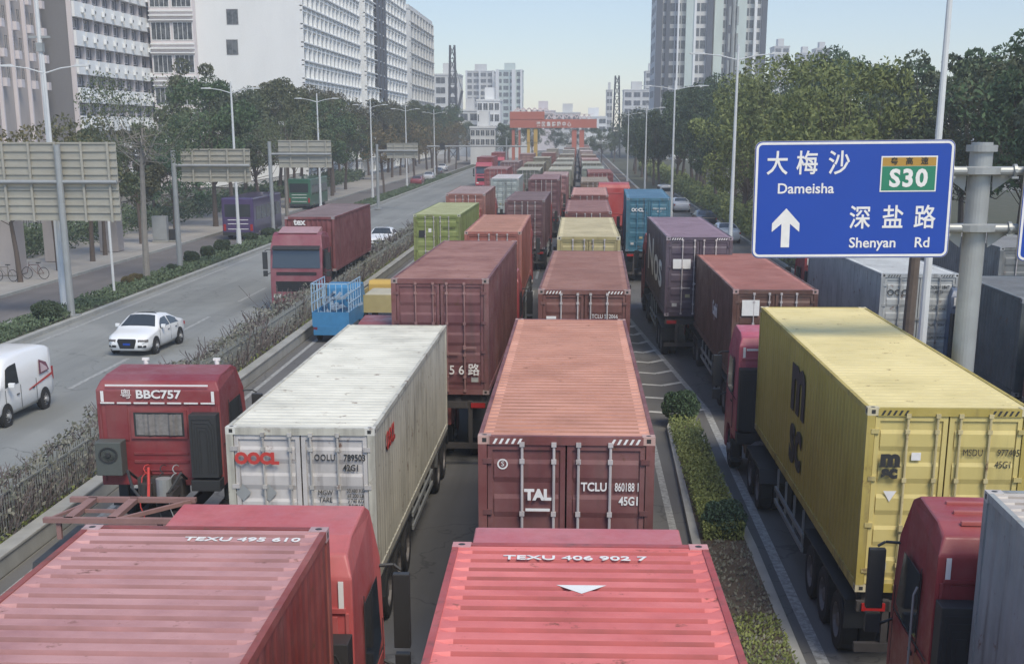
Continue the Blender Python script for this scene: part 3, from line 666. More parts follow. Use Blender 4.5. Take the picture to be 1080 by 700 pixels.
truck('lorry carrying the short red brown and teal containers at the right edge', 11.75, 30.0, 1.45, 0, L=12.8, detail=1, cabc=(.08,.12,.2))
c = container('grey roofed container far right behind the short teal one', 'shipping container', 14.9, 49.5, 1.45, .5, cs=(.16,.17,.17), cr=(.28,.29,.29), detail=1)
truck('lorry under the grey roofed container far right', 14.9, 49.5, 1.45, .5, detail=1)
# near right
c = container('weathered silver grey container with teal patch, bottom right corner', 'shipping container', 4.34, 3.05, 1.5, -1.6, cs=(.32,.345,.335), cr=(.58,.52,.45))
link('marking', MB().box(-W2-.004,-W2-.0,7.2,8.6,.4,1.75).mesh('marking', flat('teal_patch', (.10,.36,.34), .6, 0, .35)), c)
link('marking', MB().add([(-W2-.008,8.3,.6),(-W2-.008,7.9,1.1),(-W2-.008,7.5,.6)],[(0,1,2)]).mesh('marking', M['white']), c)
tr, cb = truck('red lorry cab with tall black air intake, bottom right', 4.34, 3.05, 1.5, -1.6, cabc=(.30,.028,.035), cabgap=.45, xo=-.33, hs=1.05)
link('reflector', MB().box(-.5,-.22,-.04,-.03,2.95,3.03).mesh('reflector', M['white']), cb)
link('roof_rib', MB().box(-.9,.9,.35,.42,3.56,3.61).box(-.9,.9,.75,.82,3.58,3.63).box(-.9,.9,1.15,1.22,3.6,3.64).mesh('roof_rib', M['cab'], bevel=.01), cb, color=(.4,.1,.09))
link('side_panel', MB().box(-1.256,-1.24,.06,.66,1.08,1.9).mesh('side_panel', M['orange']), cb)
link('grab_bar', MB().tube([(-1.27,.72,1.3),(-1.31,.72,1.4),(-1.31,.72,2.6),(-1.27,.72,2.7)], .015, 6).mesh('grab_bar', M['galv']), cb)

# more of the queue, far ahead
far = [(-3.05,128.5,(.30,.12,.12),(.52,.36,.33),'rose grey container in the middle of the far queue, nearest of its lane'),
 (-2.75,148,(.3,.3,.22),(.56,.54,.42),'cream container just beyond the rose grey one in the far queue'),
 (-2.7,172,(.3,.28,.22),(.50,.50,.40),'second cream grey container of the middle lane in the far queue'),
 (-2.6,198,(.3,.3,.25),(.62,.60,.48),'pale cream container in the middle of the far queue'),
 (-2.6,235,(.25,.2,.15),(.50,.47,.36),'greyish khaki container near the far end of the middle lane'),
 (-2.5,285,(.35,.33,.3),(.62,.6,.5),'last pale container of the middle lane before the red gantry'),
 (-6.0,146,(.12,.13,.1),(.58,.56,.44),'pale topped dark sided container in the lane left of centre far ahead'),
 (-6.2,172,(.18,.15,.1),(.44,.42,.3),'olive grey container in the lane left of centre far ahead'),
 (-6.1,208,(.2,.18,.12),(.52,.48,.36),'dull khaki container left of centre near the yellow gantry legs'),
 (-5.9,250,(.25,.1,.08),(.5,.4,.33),'small reddish container left of centre by the yellow gantry legs'),
 (.85,176,(.2,.2,.15),(.52,.52,.42),'pale olive container right of centre beyond the greenish grey one'),
 (.95,198,(.3,.12,.12),(.60,.42,.38),'pinkish container right of centre in the far queue'),
 (1.0,228,(.25,.14,.1),(.48,.42,.32),'brownish cream container right of centre in the far queue'),
 (1.0,272,(.4,.3,.28),(.74,.62,.58),'whitish pink container at the far right end of the queue'),
 (-9.6,150,(.3,.07,.07),(.4,.25,.23),'reddish container in the leftmost lane beyond the whitish grey one'),
 (-9.6,182,(.2,.1,.1),(.42,.33,.3),'dull mauve container at the far end of the leftmost lane')]
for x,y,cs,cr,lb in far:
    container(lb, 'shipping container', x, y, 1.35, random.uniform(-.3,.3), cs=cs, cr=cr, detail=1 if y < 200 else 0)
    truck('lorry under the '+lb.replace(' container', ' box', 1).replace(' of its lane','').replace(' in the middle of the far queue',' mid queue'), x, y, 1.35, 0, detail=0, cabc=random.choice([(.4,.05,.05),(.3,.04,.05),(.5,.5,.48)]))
c = container('dark red container at the right of the light salmon one, behind its red cab', 'shipping container', 1.25, 136, 1.4, 0, cs=(.22,.05,.05), cr=(.35,.14,.12), detail=1)
truck('lorry under the dark red container right of the far queue', 1.25, 136, 1.4, 0, detail=0)
# bobtail tractor with tall red cab right of the salmon container
tr, cb = truck('red tractor without trailer standing right of the light salmon container', 1.75, 94.0, 1.3, 0, L=12.19, cabc=(.45,.05,.045), trailer=False, hs=1.22)

# BBC tractor with empty skeletal trailer
tr, cb = truck('red BBC757 lorry with empty bare trailer frame, by the hedge', -9.2, 12.5, 1.05, .8, L=12.6, cabc=(.24,.028,.035), cabgap=1.3, flatbed=True, intake='right', hs=.84, zo=.6)
text('粤', cb, (-.62, -.03, 3.2), .24, bold=.0, sx=1.0); text('BBC757', cb, (0.02, -.03, 3.2), .27, bold=.008, sx=1.0)
link('window', MB().box(-.5,.5,-.03,-.02,2.2,2.78).mesh('window', M['glass']), cb)
cu_ = MB(); prv = random.Random(4); xs = [-.46+i*.046 for i in range(21)]; ds = [-.034-abs(prv.gauss(0,.03)) for _ in xs]
cu_.add([(x_, d_, z_) for z_ in (2.24, 2.74) for x_, d_ in zip(xs, ds)], [(i, i+1, 22+i, 21+i) for i in range(20)]); link('curtain', cu_.mesh('curtain', M['foil']), cb)
link('window_frame', MB().box(-.56,.56,-.04,-.0,2.78,2.83).box(-.56,.56,-.04,0,2.15,2.2).box(-.56,-.5,-.04,0,2.2,2.78).box(.5,.56,-.04,0,2.2,2.78).mesh('window_frame', M['cab']), cb, color=(.22,.025,.03))
link('reflector', MB().box(-1.02,1.02,-.035,-.028,3.40,3.44).mesh('reflector', M['white']), cb)
for i in range(7): link('reflector', MB().box(-.14,.14,-.04,-.031,2.985,3.02).mesh('reflector', M['white']), cb, (-1.0+i*.333, 0, 0))
ac = link('air_conditioner', MB().box(-1.2,-.68,-.42,-.05,1.35,2.15).mesh('air_conditioner', flat('ac_casing', (.09,.10,.09), .6), bevel=.02), cb)
link('fan', MB().disc_ring((0,0,0),1,[(0,.19),(.02,.19),(.02,.16),(0,.15),(0,.06),(.03,.05),(.03,.0001)],16).mesh('fan', M['plastic']), ac, (-.94, -.42, 1.85), rz=-pi/2)
link('air_tank', MB().cyl((0,0,0),(0,0,.5),.15,n=14).mesh('air_tank', M['galv'], smooth=False), cb, (.22,-.75,.9))
link('hose', MB().tube([(-.5,-.1,1.2),(-.55,-.5,1.5),(-.35,-.9,1.2),(-.1,-1.1,.95)], .03, 6).mesh('hose', M['plastic']), cb)
link('hose', MB().tube([(-.2,-.1,1.3),(-.15,-.45,1.55),(-.05,-.85,1.25),(0,-1.1,.95)], .03, 6).mesh('hose', M['redm']), cb)
link('hose', MB().tube([(.5,-.1,1.2),(.5,-.5,1.45),(.35,-.9,1.1)], .03, 6).mesh('hose', M['plastic']), cb)
link('engine', MB().box(-.45,.45,-.25,.3,.75,1.25).cyl((-.2,-.5,.8),(-.2,-.5,1.2),.12,n=10).box(.3,.42,-.9,-.3,.9,1.1).mesh('engine', M['steel']), cb)
hf = MB(); za = 1.66
for yy in (10.35, 11.75): hf.box(-1.15, 1.2, yy, yy+.12, za, za+.09)
for xx in (-.72, .05): hf.bar((xx, 10.4, za+.05), (xx, 11.8, za+.05), .16, .08)
hf.bar((-1.1,10.45,za+.03),(-.72,11.75,za+.03),.05); hf.bar((.1,10.45,za+.03),(1.1,11.75,za+.03),.07); hf.bar((-.7,11.1,za+.02),(.05,11.1,za+.02),.06)
for xx in (-.9, .9): hf.box(xx-.04, xx+.04, 10.4, 10.48, 1.35, za)
part('gooseneck_frame', hf, M['frame'], tr)
for s in (-1, 1): link('roof_lamp', MB().cyl((s*.75,1.9,3.55),(s*.75,1.9,3.66),.05,n=10).box(s*.75-.07,s*.75+.07,1.86,1.94,3.64,3.7).mesh('roof_lamp', M['white']), cb)

# oncoming lorry with tex container
c = container('maroon container marked tex on the oncoming lorry', 'shipping container', -14.08+W2, 79.9, 1.62, 0, h=2.591, cs=(.21,.05,.055), cr=(.24,.17,.17), rz0=pi, x_is_left=False, group='shipping containers on oncoming lorries')
text('tex', c, (.5, 12.2, 2.34), .42, rot=(pi/2,0,pi), bold=.015)
tr, cb = truck('maroon lorry coming towards the bridge past the brown hedge', -14.08+W2-.1, 79.9, 1.62, 0, cabc=(.22,.045,.065), rz0=pi, xo=.1, x_is_left=False, group='oncoming lorries', cabgap=.4)
link('air_deflector', MB().prism_x([(.3,3.55),(.3,3.78),(.5,3.82),(1.75,3.6),(1.6,3.55)], -.95, .95).mesh('air_deflector', M['cab'], bevel=.05), cb, color=(.42,.22,.22))
for i,(x,y) in enumerate(((-13.3,222),(-13.5,262))):
    c = container(('red container on the nearer','red container on the farther')[i]+' oncoming lorry far up the road', 'shipping container', x, y, 1.4, rz0=pi, cs=(.3,.05,.05), cr=(.4,.2,.2), x_is_left=False, detail=0, group='shipping containers on oncoming lorries')
    truck(('nearer','farther')[i]+' bright red lorry coming up far along the opposite road', x, y, 1.4, cabc=(.5,.05,.09), rz0=pi, x_is_left=False, detail=0, group='oncoming lorries')
#@@PART2
# ------------------------------------------------------------------ cars
def car(kind, label, loc, rz, color, group=None, cat='car', name='parked_car', detail=2):
    # stations: y (nose = +), ztop, half width, zbottom ; belt height and tumblehome per kind
    if kind == 'sedan':
        st = [(-2.32,.86,.70,.42),(-2.22,.98,.82,.28),(-1.75,1.06,.89,.2),(-1.55,1.10,.90,.2),(-.75,1.40,.91,.2),(-.2,1.455,.915,.2),(.35,1.43,.915,.2),(1.05,1.02,.91,.2),(1.25,.96,.905,.2),(1.95,.84,.87,.2),(2.2,.74,.80,.22),(2.34,.60,.66,.26)]
        belt, wr, wheels, wrad, wsc, rsc, sw = .94, .60, (1.42,-1.40), .33, (.38,1.02), (-1.5,-.78), (-1.15,.62)
    else:
        st = [(-2.15,1.72,.72,.42),(-2.08,1.86,.80,.28),(-1.6,1.94,.83,.26),(0,1.96,.835,.26),(.95,1.90,.835,.26),(1.2,1.80,.83,.26),(1.75,1.12,.82,.26),(1.85,1.05,.81,.26),(2.1,.92,.76,.28),(2.2,.72,.66,.32)]
        belt, wr, wheels, wrad, wsc, rsc, sw = 1.08, .70, (1.38,-1.32), .31, (1.22,1.72), (-2.12,-2.06), (-1.9,1.15)
    o = thing(name, label, cat, loc, rz, group)
    def ring(y, zt, hw, zb):
        b_ = min(belt, zt-.10); k = (zt-b_)/((1.455 if kind=='sedan' else 1.96)-belt); wt = hw-(hw-wr)*min(1,max(.12,k*.95))
        return [(hw*.86,y,zb),(hw,y,zb+.16),(hw*1.01,y,(zb+b_)/2+.06),(hw*.985,y,b_),(wt+.035,y,zt-.07),(wt-.08,y,zt-.005),(wt*.5,y,zt+.018),(0,y,zt+.025)]
    def ev(y):
        for a, b in zip(st, st[1:]):
            if a[0] <= y <= b[0]:
                k = (y-a[0])/(b[0]-a[0]); return ring(y, *[a[i]+(b[i]-a[i])*k for i in (1,2,3)])
    def body():
        b = MB(); ys = []
        for a, c_ in zip(st, st[1:]): ys += [a[0]+(c_[0]-a[0])*k/3 for k in range(3)]
        ys.append(st[-1][0]); vs = []; fs = []
        rows = []
        for y in ys:
            r_ = ev(min(y, st[-1][0])); full = r_+[(-x,yy,z) for x,yy,z in reversed(r_[:-1])]; rows.append(full)
        n = len(rows[0]); 
        for full in rows: vs += full
        for i in range(len(rows)-1):
            for j in range(n-1): fs.append((i*n+j, i*n+j+1, (i+1)*n+j+1, (i+1)*n+j))
            fs.append((i*n+n-1, i*n, (i+1)*n, (i+1)*n+n-1))
        fs += [tuple(range(n)), tuple(range(len(vs)-1, len(vs)-n-1, -1))]
        b.add(vs, fs); return b.mesh('body', M['carp'], smooth=True)
    link('body', cached(('carb',kind), body), o, color=color)
    def patch_side(s, y0, y1, t0, t1, n, name, skew0=0, skew1=0, off=.012):
        b = MB(); vs = []
        for k in range(n+1):
            y = y0+(y1-y0)*k/n
            for t_ in (t0, t1):
                yy = y+(skew0 if t_ == t1 and k == 0 else 0)+(skew1 if t_ == t1 and k == n else 0)
                r_ = ev(yy); A = Vector(r_[3]); B = Vector(r_[4]); p = A+(B-A)*t_; vs.append((s*(p.x+off), p.y, p.z+.004))
        return b.add(vs, [(2*k,2*k+2,2*k+3,2*k+1) for k in range(n)]).mesh(name, M['glass'])
    def patch_top(y0, y1, n, wi=.96, k5=4, off=.012):
        b = MB(); vs = []
        for k in range(n+1):
            r_ = ev(y0+(y1-y0)*k/n); 
            for xx in (-1, -.5, 0, .5, 1):
                p = r_[5] if abs(xx) == 1 else r_[6] if abs(xx) == .5 else r_[7]
                vs.append((p[0]*(1 if xx > 0 else -1)*wi if xx else 0, p[1], p[2]+off))
        return b.add(vs, [(5*k+j,5*k+j+1,5*k+5+j+1,5*k+5+j) for k in range(n) for j in range(4)])
    link('windscreen', cached(('cws',kind), lambda: patch_top(wsc[0], wsc[1], 5).mesh('windscreen', M['glass'])), o)
    if kind == 'sedan':
        link('rear_window', cached(('crw',kind), lambda: patch_top(rsc[0], rsc[1], 4).mesh('rear_window', M['glass'])), o)
        link('sunroof', cached(('crs',kind), lambda: patch_top(-.45, .05, 3, .8).mesh('sunroof', M['glass'])), o)
    else:
        link('rear_window', cached(('crw',kind), lambda: MB().box(-.6,.6,-2.16,-2.12,1.2,1.62).mesh('rear_window', M['glass'])), o)
    for s in (-1, 1):
        if kind == 'sedan':
            link('side_window', cached(('csw',s), lambda: patch_side(s, -.28, .88, .1, .86, 6, 'side_window', .05, -.5)), o)
            link('side_window', cached(('csw2',s), lambda: patch_side(s, -1.35, -.36, .1, .86, 6, 'side_window', .42, 0)), o)
        else:
            link('side_window', cached(('vsw',s), lambda: patch_side(s, .42, 1.35, .05, .8, 5, 'side_window', 0, -.25)), o)
            if detail < 2: link('side_window', cached(('vsw2',s), lambda: patch_side(s, -1.9, .3, .05, .8, 6, 'side_window')), o)
        for wy in wheels:
            link('wheel_arch', cached(('wa',kind,s), lambda: MB().disc_ring((0,0,0), s, [(.0,.0001),(.0,wrad+.055),(-.1,wrad+.055)], 20).mesh('wheel_arch', M['grille'])), o, (s*(.925 if kind=='sedan' else .85), wy, wrad+.01))
            wheel(o, s*(.935 if kind=='sedan' else .86), wy, wrad, .2, False, 'alloy')
        zz = 1.0 if kind == 'sedan' else 1.15; ym = .72 if kind == 'sedan' else 1.25
        link('mirror', cached(('cm',kind,s), lambda: MB().box(s*.90,s*1.08,ym-.06,ym+.06,zz-.03,zz+.11).mesh('mirror', M['carp'], bevel=.025)), o, color=color)
        if kind == 'sedan':
            link('headlight', cached(('ch',s), lambda: MB().prism_z([(s*.47,2.20),(s*.47,2.345),(s*.60,2.335),(s*.80,2.245),(s*.84,2.10)], .575, .675).mesh('headlight', M['rim'], bevel=.012)), o)
            link('fog_light', cached(('cf',s), lambda: MB().prism_z([(s*.46,2.2),(s*.46,2.365),(s*.62,2.35),(s*.78,2.27),(s*.78,2.1)], .36, .45).mesh('fog_light', M['grille'], bevel=.01)), o)
            link('tail_light', cached(('ct',s), lambda: MB().box(s*.5,s*.84,-2.28,-2.2,.72,.86).mesh('tail_light', M['tail'], bevel=.01)), o)
        else:
            link('headlight', cached(('vh',s), lambda: MB().box(s*.48,s*.74,2.02,2.2,.72,.92).mesh('headlight', M['lamp'], bevel=.02)), o)
            link('tail_light', cached(('vt',s), lambda: MB().box(s*.68,s*.8,-2.17,-2.05,.8,1.2).mesh('tail_light', M['tail'], bevel=.01)), o)
    if kind == 'sedan': link('grille', cached('cg', lambda: MB().prism_y([(-.36,.70),(.36,.70),(.40,.62),(.30,.32),(-.30,.32),(-.40,.62)], 2.27, 2.365).mesh('grille', M['grille'], bevel=.015)), o); link('number_plate', MB().box(-.15,.15,2.36,2.375,.46,.54).mesh('number_plate', M['blue']), o)
    else: link('grille', cached('vg', lambda: MB().box(-.42,.42,2.15,2.22,.5,.66).mesh('grille', M['grille'], bevel=.01)), o)
    if detail >= 2:
        b = MB()
        for s in (-1,1):
            for y in ((.95,-.32,-1.2) if kind=='sedan' else (1.4,.36,-.75)): b.box(s*.915 if kind=='sedan' else s*.845, s*(.923 if kind=='sedan' else .853), y-.008, y+.008, .36, belt-.02)
            for y in ((-.15,-1.05) if kind=='sedan' else (.5,-.6)): b.box(s*.915 if kind=='sedan' else s*.845, s*(.94 if kind=='sedan' else .87), y-.0, y+.16, .8, .83)
        link('door_seam', b.mesh('door_seam', M['plastic']), o)
    return o
WH = (.80,.80,.78)
car('sedan', 'white sedan with dark sunroof driving on the left carriageway', (-16.75, 53.4, 0), pi-R(4), WH, name='sedan_car').scale = (.93,.93,.95)
v = car('van', 'white minivan with red and purple side decal at the left edge', (-17.15, 39.9, 0), pi-R(2), WH, cat='van', name='minivan')
dk = MB(); dk.add([(-.858,-1.75,1.16),(-.858,-1.0,1.12),(-.80,-1.15,1.56),(-.80,-1.68,1.40)], [(0,1,2,3)])
link('side_decal', dk.mesh('side_decal', flat('decal_mauve', (.20,.07,.10), .4)), v); 
link('side_decal', MB().add([(-.866,-1.62,1.19),(-.866,-1.1,1.17),(-.815,-1.22,1.46),(-.815,-1.55,1.36)], [(0,1,2,3)]).mesh('side_decal', flat('decal_pale', (.55,.42,.44), .4)), v)
link('side_decal', MB().add([(-.855,-1.95,.98),(-.855,-.2,.78),(-.855,-.2,.82),(-.855,-1.95,1.06)], [(0,1,2,3)]).mesh('side_decal', M['redm']), v)
car('sedan', 'white car following on the opposite road beside the maroon oncoming lorry', (-13.9, 101.5, 0), pi, WH, name='moving_car', detail=1)
gl = 'cars parked along the far left kerb'
for i,(px,Y,cc,lb) in enumerate([(459,235,(.5,.5,.5),'silver car parked near the far left kerb, nearest of the row'),(468,262,(.09,.09,.1),'black car parked far up the left side road'),(472,290,(.6,.6,.6),'small white car parked at the far end of the left kerb'),(447,215,(.25,.05,.05),'dark red car parked under the left trees')]):
    p = at(px, 180, Y); car('sedan', lb, (p.x-1, Y, 0.0), 0, cc, gl, detail=0)
gr_ = 'cars parked beyond the right separator'
for i,(px,Y,cc,lb) in enumerate([(742,125,(.03,.03,.035),'black car with white roof stripe parked right of the purple container'),(716,148,(.6,.6,.6),'silver car parked beside the lamp post behind the blue container'),(700,170,(.45,.45,.44),'grey car far along the right hand road'),(765,108,(.7,.7,.7),'white car just left of the blue road sign')]):
    p = at(px, 230, Y); car('sedan' if i != 2 else 'van', lb, (p.x, Y, 0.0), R(3), cc, gr_, detail=0)
# buses
def bus(label, x, y, c, cat='bus', rz=0):
    o = thing('coach_bus', label, cat, (x, y, 0.0), rz)
    part('body', MB().box(-1.25,1.25,0,10.5,.35,3.2), M['carp'], o, color=c, bevel=.12)
    for s in (-1,1):
        for k in range(5): part('window', MB().box(s*1.25,s*1.262,.9+k*1.85,2.55+k*1.85,1.5,2.5), M['glass'], o)
        for yy in (1.9, 8.3): wheel(o, s*1.22, yy, .48, .26, False)
        part('tail_light', MB().box(s*.95,s*1.15,-.02,.0,.7,1.2), M['tail'], o)
    part('rear_window', MB().box(-1.0,1.0,-.015,0,1.75,2.7), M['glass'], o)
    for z in (.8,1.2,1.5): part('trim', MB().box(-.8,.8,-.02,0,z,z+.05), M['white'], o)
    part('bumper', MB().box(-1.2,1.2,-.1,.1,.35,.6), M['plastic'], o); return o
p = at(268, 246, 112); bus('dark purple coach parked under the trees on the left', p.x-.3, 108, (.07,.045,.12))
bus('green and white coach under the trees beyond the third lamp', -29.5, 150, (.04,.13,.08))
# blue stake truck and yellow one
o = thing('stake_truck', 'small blue truck with white railed sides against the hedge', 'small truck', (-9.75, 55.0, 0), R(-1))
part('cab', MB().prism_x([(3.0,.5),(3.0,1.75),(3.2,1.9),(4.0,1.88),(4.4,1.2),(4.5,.9),(4.5,.4)], -.8, .8), M['bluep'], o, bevel=.05)
part('bed', MB().box(-.85,.85,0,2.9,.62,.74).box(-.85,.85,0,.05,.74,1.15).box(-.85,-.8,.05,2.9,.74,1.15).box(.8,.85,.05,2.9,.74,1.15), M['bluep'], o)
rl = MB()
for s in (-1,1):
    for k in range(6): rl.box(s*.85-.02,s*.85+.02,.02+k*.56,.06+k*.56,1.15,2.2)
    for z in (1.45,1.8,2.17): rl.box(s*.85-.02,s*.85+.02,0,2.9,z,z+.035)
for k in range(7): rl.box(-.85+k*.28,-.82+k*.28,0,.03,1.15,2.2)
rl.box(-.85,.85,0,.03,2.17,2.21); part('side_rail', rl, flat('pale_blue_rail', (.35,.50,.62), .5), o)
o.scale = (.88, 1, 1.08)
ld = MB(); rnd = random.Random(5)
for k in range(26):
    q = Vector((rnd.uniform(-.6,.6), rnd.uniform(.3,2.6), rnd.uniform(.85,1.6))); ld.bar(q, q+Vector((rnd.uniform(-.5,.5),rnd.uniform(-.5,.5),rnd.uniform(-.1,.3))), .12, .1)
part('load', ld, flat('mixed_load', (.30,.38,.46), .7, 0, .6, 3), o)
for s in (-1,1):
    for yy in (.8,3.9): wheel(o, s*.8, yy, .33, .2, False)
    part('tail_light', MB().box(s*.62,s*.8,-.03,0,.5,.6), M['tail'], o)
part('tailboard', MB().box(-.8,.8,-.03,.0,.3,.62), M['bluep'], o)
o = thing('tipper_truck', 'small yellow truck ahead of the blue railed one', 'small truck', (-8.3, 58.8, 0), 0)
part('cab', MB().prism_x([(3.4,.5),(3.4,1.6),(3.6,1.75),(4.6,1.7),(5.0,1.2),(5.1,.5)], -.95, .95), M['w_yel'], o, bevel=.05)
part('bed', MB().box(-.98,.98,0,3.2,.75,.85).box(-.98,.98,0,.05,.85,1.5).box(-.98,-.93,.05,3.2,.85,1.5).box(.93,.98,.05,3.2,.85,1.5), flat('yellow_body', (.42,.34,.15), .6), o)
part('load', MB().box(-.7,.6,.4,2.8,.85,1.5), flat('cream_tarp', (.5,.46,.34), .8, 0, .4), o, bevel=.12)
for s in (-1,1):
    for yy in (.9,4.2): wheel(o, s*.9, yy, .4, .22, False)

# ------------------------------------------------------------------ road sign and steel post
o = thing('road_sign', 'blue road sign reading Dameisha and Shenyan Rd above the yellow container', 'road sign', (0,0,0), 0)
YS = 27.0; A = at(797,149,YS); B = at(1008,147,YS); C_ = at(999,272,YS); D_ = at(792,272,YS)
sw_ = (B-A).length; sh = (A.z+B.z-C_.z-D_.z)/2
o.location = (A+B+C_+D_)/4; o.rotation_euler = (0, R(-.6), R(-1.5))
def rrect(wd, ht, r, n=5):
    pts = []
    for cx_, cz_, a0 in ((wd/2-r, ht/2-r, 0), (-wd/2+r, ht/2-r, 90), (-wd/2+r, -ht/2+r, 180), (wd/2-r, -ht/2+r, 270)):
        for k in range(n+1): a = R(a0+90*k/n); pts.append((cx_+r*cos(a), cz_+r*sin(a)))
    return pts
part('panel', MB().prism_y(rrect(sw_, sh, .14), 0, .05), M['sback'], o)
part('face', MB().prism_y(rrect(sw_-.02, sh-.02, .13), -.006, -.001), M['blue'], o)
def ringm(w1, h1, r1, th, y0, y1):
    a = rrect(w1, h1, r1); b = rrect(w1-2*th, h1-2*th, max(.01, r1-th)); n = len(a); q = MB()
    vs = [(x,y0,z) for x,z in a]+[(x,y0,z) for x,z in b]
    return q.add(vs, [(i,(i+1)%n,n+(i+1)%n,n+i) for i in range(n)])
part('border', ringm(sw_-.05, sh-.05, .12, .045, -.010, 0), M['white'], o)
def pxs(px, py):                                             # sign layout measured on the panel, fractions of its width and height
    return ((px-60)/(1080*.76-60)*1.0-.0, (py-60)/(510-60))
def SX(u): return (u-.5)*sw_
def SZ(v): return (.5-v)*sh
for ch, u in (('大', .115), ('梅', .265), ('沙', .425)): text(ch, o, (SX(u), -.012, SZ(.20)), .46, bold=.006, sx=.9)
text('Dameisha', o, (SX(.262), -.012, SZ(.405)), .265, bold=.004, sx=1.02)
for ch, u in (('深', .545), ('盐', .71), ('路', .87)): text(ch, o, (SX(u), -.012, SZ(.665)), .46, bold=.006, sx=.9)
text('Shenyan', o, (SX(.615), -.012, SZ(.872)), .265, bold=.004, sx=1.02); text('Rd', o, (SX(.865), -.012, SZ(.872)), .265, bold=.004, sx=1.02)
ar = MB(); ax_, az_ = SX(.17), SZ(.735)
ar.add([(ax_,-.014,az_+.36),(ax_+.26,-.014,az_+.06),(ax_+.26,-.014,az_-.08),(ax_+.085,-.014,az_+.08),(ax_+.085,-.014,az_-.37),(ax_-.085,-.014,az_-.37),(ax_-.085,-.014,az_+.08),(ax_-.26,-.014,az_-.08),(ax_-.26,-.014,az_+.06)], [(0,1,4,5,8)[::-1][:5]])
ar = MB().add([(ax_,-.014,az_+.36),(ax_+.26,-.014,az_+.08),(ax_+.26,-.014,az_-.08),(ax_,-.014,az_+.14)], [(0,3,2,1)]).add([(ax_,-.014,az_+.36),(ax_-.26,-.014,az_+.08),(ax_-.26,-.014,az_-.08),(ax_,-.014,az_+.14)], [(0,1,2,3)]).add([(ax_-.08,-.0135,az_+.24),(ax_+.08,-.0135,az_+.24),(ax_+.08,-.0135,az_-.37),(ax_-.08,-.0135,az_-.37)], [(0,1,2,3)])
part('arrow', ar, M['white'], o)
u0, v0, pw, ph = .775, .285, sw_*.28, sh*.30
b = MB().box(SX(u0)-pw/2, SX(u0)+pw/2, -.014, -.007, SZ(v0)-ph/2, SZ(v0)+ph/2); rs = part('route_shield', b, M['white'], o)
part('shield_top', MB().box(SX(u0)-pw/2+.025, SX(u0)+pw/2-.025, -.018, -.0145, SZ(v0)+ph*.22, SZ(v0)+ph/2-.025), M['sgold'], rs)
part('shield_face', MB().box(SX(u0)-pw/2+.025, SX(u0)+pw/2-.025, -.018, -.0145, SZ(v0)-ph/2+.025, SZ(v0)+ph*.21), M['sgreen'], rs)
for ch, dx in (('粤', -.28), ('高', 0), ('速', .28)): text(ch, rs, (SX(u0)+dx, -.021, SZ(v0)+ph*.345), .14, bold=.003, m='black')
text('S30', rs, (SX(u0), -.021, SZ(v0)-ph*.14), .44, bold=.016, sx=1.0, sp=1.15)
P = at(1032, 240, 27.15)
o = thing('sign_post', 'thick grey steel sign post with clamp collars right of the blue road sign', 'sign post', (P.x, 27.4, .14))
zt = at(1045,160,27.4).z; zc1 = at(1040,180,27.4).z; zc2 = at(1037,240,27.4).z
part('pole', MB().cyl((0,0,0),(0,0,zt-.14),.23,.215,24), M['galv'], o, smooth=False)
part('cap', MB().cyl((0,0,zt-.14),(0,0,zt-.02),.29,n=24).cyl((0,0,zt-.02),(0,0,zt+.03),.2,n=24), M['galv'], o)
part('base_plate', MB().box(-.45,.45,-.45,.45,0,.04).cyl((0,0,.04),(0,0,.3),.34,.28,20), M['galv'], o)
for z in (zc1, zc2):
    z -= .14; b = MB().cyl((0,0,z-.06),(0,0,z+.06),.42,n=20)
    for s in (-1,1):
        b.prism_x([(-.02,z-.06),(-.02,z-.3),(.02,z-.3),(.02,z-.06)], s*.25, s*.26)
        b.add([(s*.26,-.02,z-.06),(s*.7,-.02,z-.06),(s*.26,-.02,z-.38),(s*.26,.02,z-.06),(s*.7,.02,z-.06),(s*.26,.02,z-.38)], [(0,1,2),(5,4,3),(0,3,4,1),(1,4,5,2)])
    cl_ = part('collar', b, M['galv'], o)
    a_ = part('arm', MB().cyl((-.75,-.2,z),(.75,-.2,z),.085,n=12).cyl((-.62,-.2,z),(-.56,-.2,z),.13,n=12).cyl((.56,-.2,z),(.62,-.2,z),.13,n=12).cyl((-4.2,-.2,z),(-.75,-.2,z),.055,n=10).cyl((.75,-.2,z),(4.6,-.2,z),.055,n=10), M['galv'], o)
    for s in (-1,1): part('bolt', MB().cyl((s*.59,-.36,z),(s*.59,-.3,z),.03,n=6).box(s*.59-.06,s*.59+.06,-.3,-.1,z-.14,z-.1), M['galv'], o)
o = thing('road_sign', 'second blue road sign, only its left edge showing at the right border of the photo', 'road sign', at(1118,222,27.0))
part('panel', MB().prism_y(rrect(2.3, 1.9, .14), 0, .05), M['sback'], o, loc=(.42,0,0)); part('face', MB().prism_y(rrect(2.28, 1.88, .13), -.006, -.001), M['blue'], o, loc=(.42,0,0)); part('border', ringm(2.25, 1.85, .12, .045, -.010, 0), M['white'], o, loc=(.42,0,0))
p = at(958, 330, 36)
o = thing('wooden_pole', 'old brown timber pole below the road sign beside the white lamp post', 'pole', (p.x, 36, .14))
part('shaft', MB().tube([(0,0,0),(.03,0,3.5),(.09,0,7.0)], (.17,.15,.13), 10), M['bark'], o)
part('band', MB().cyl((.03,0,2.6),(.03,0,2.75),.165,n=10), M['white'], o)

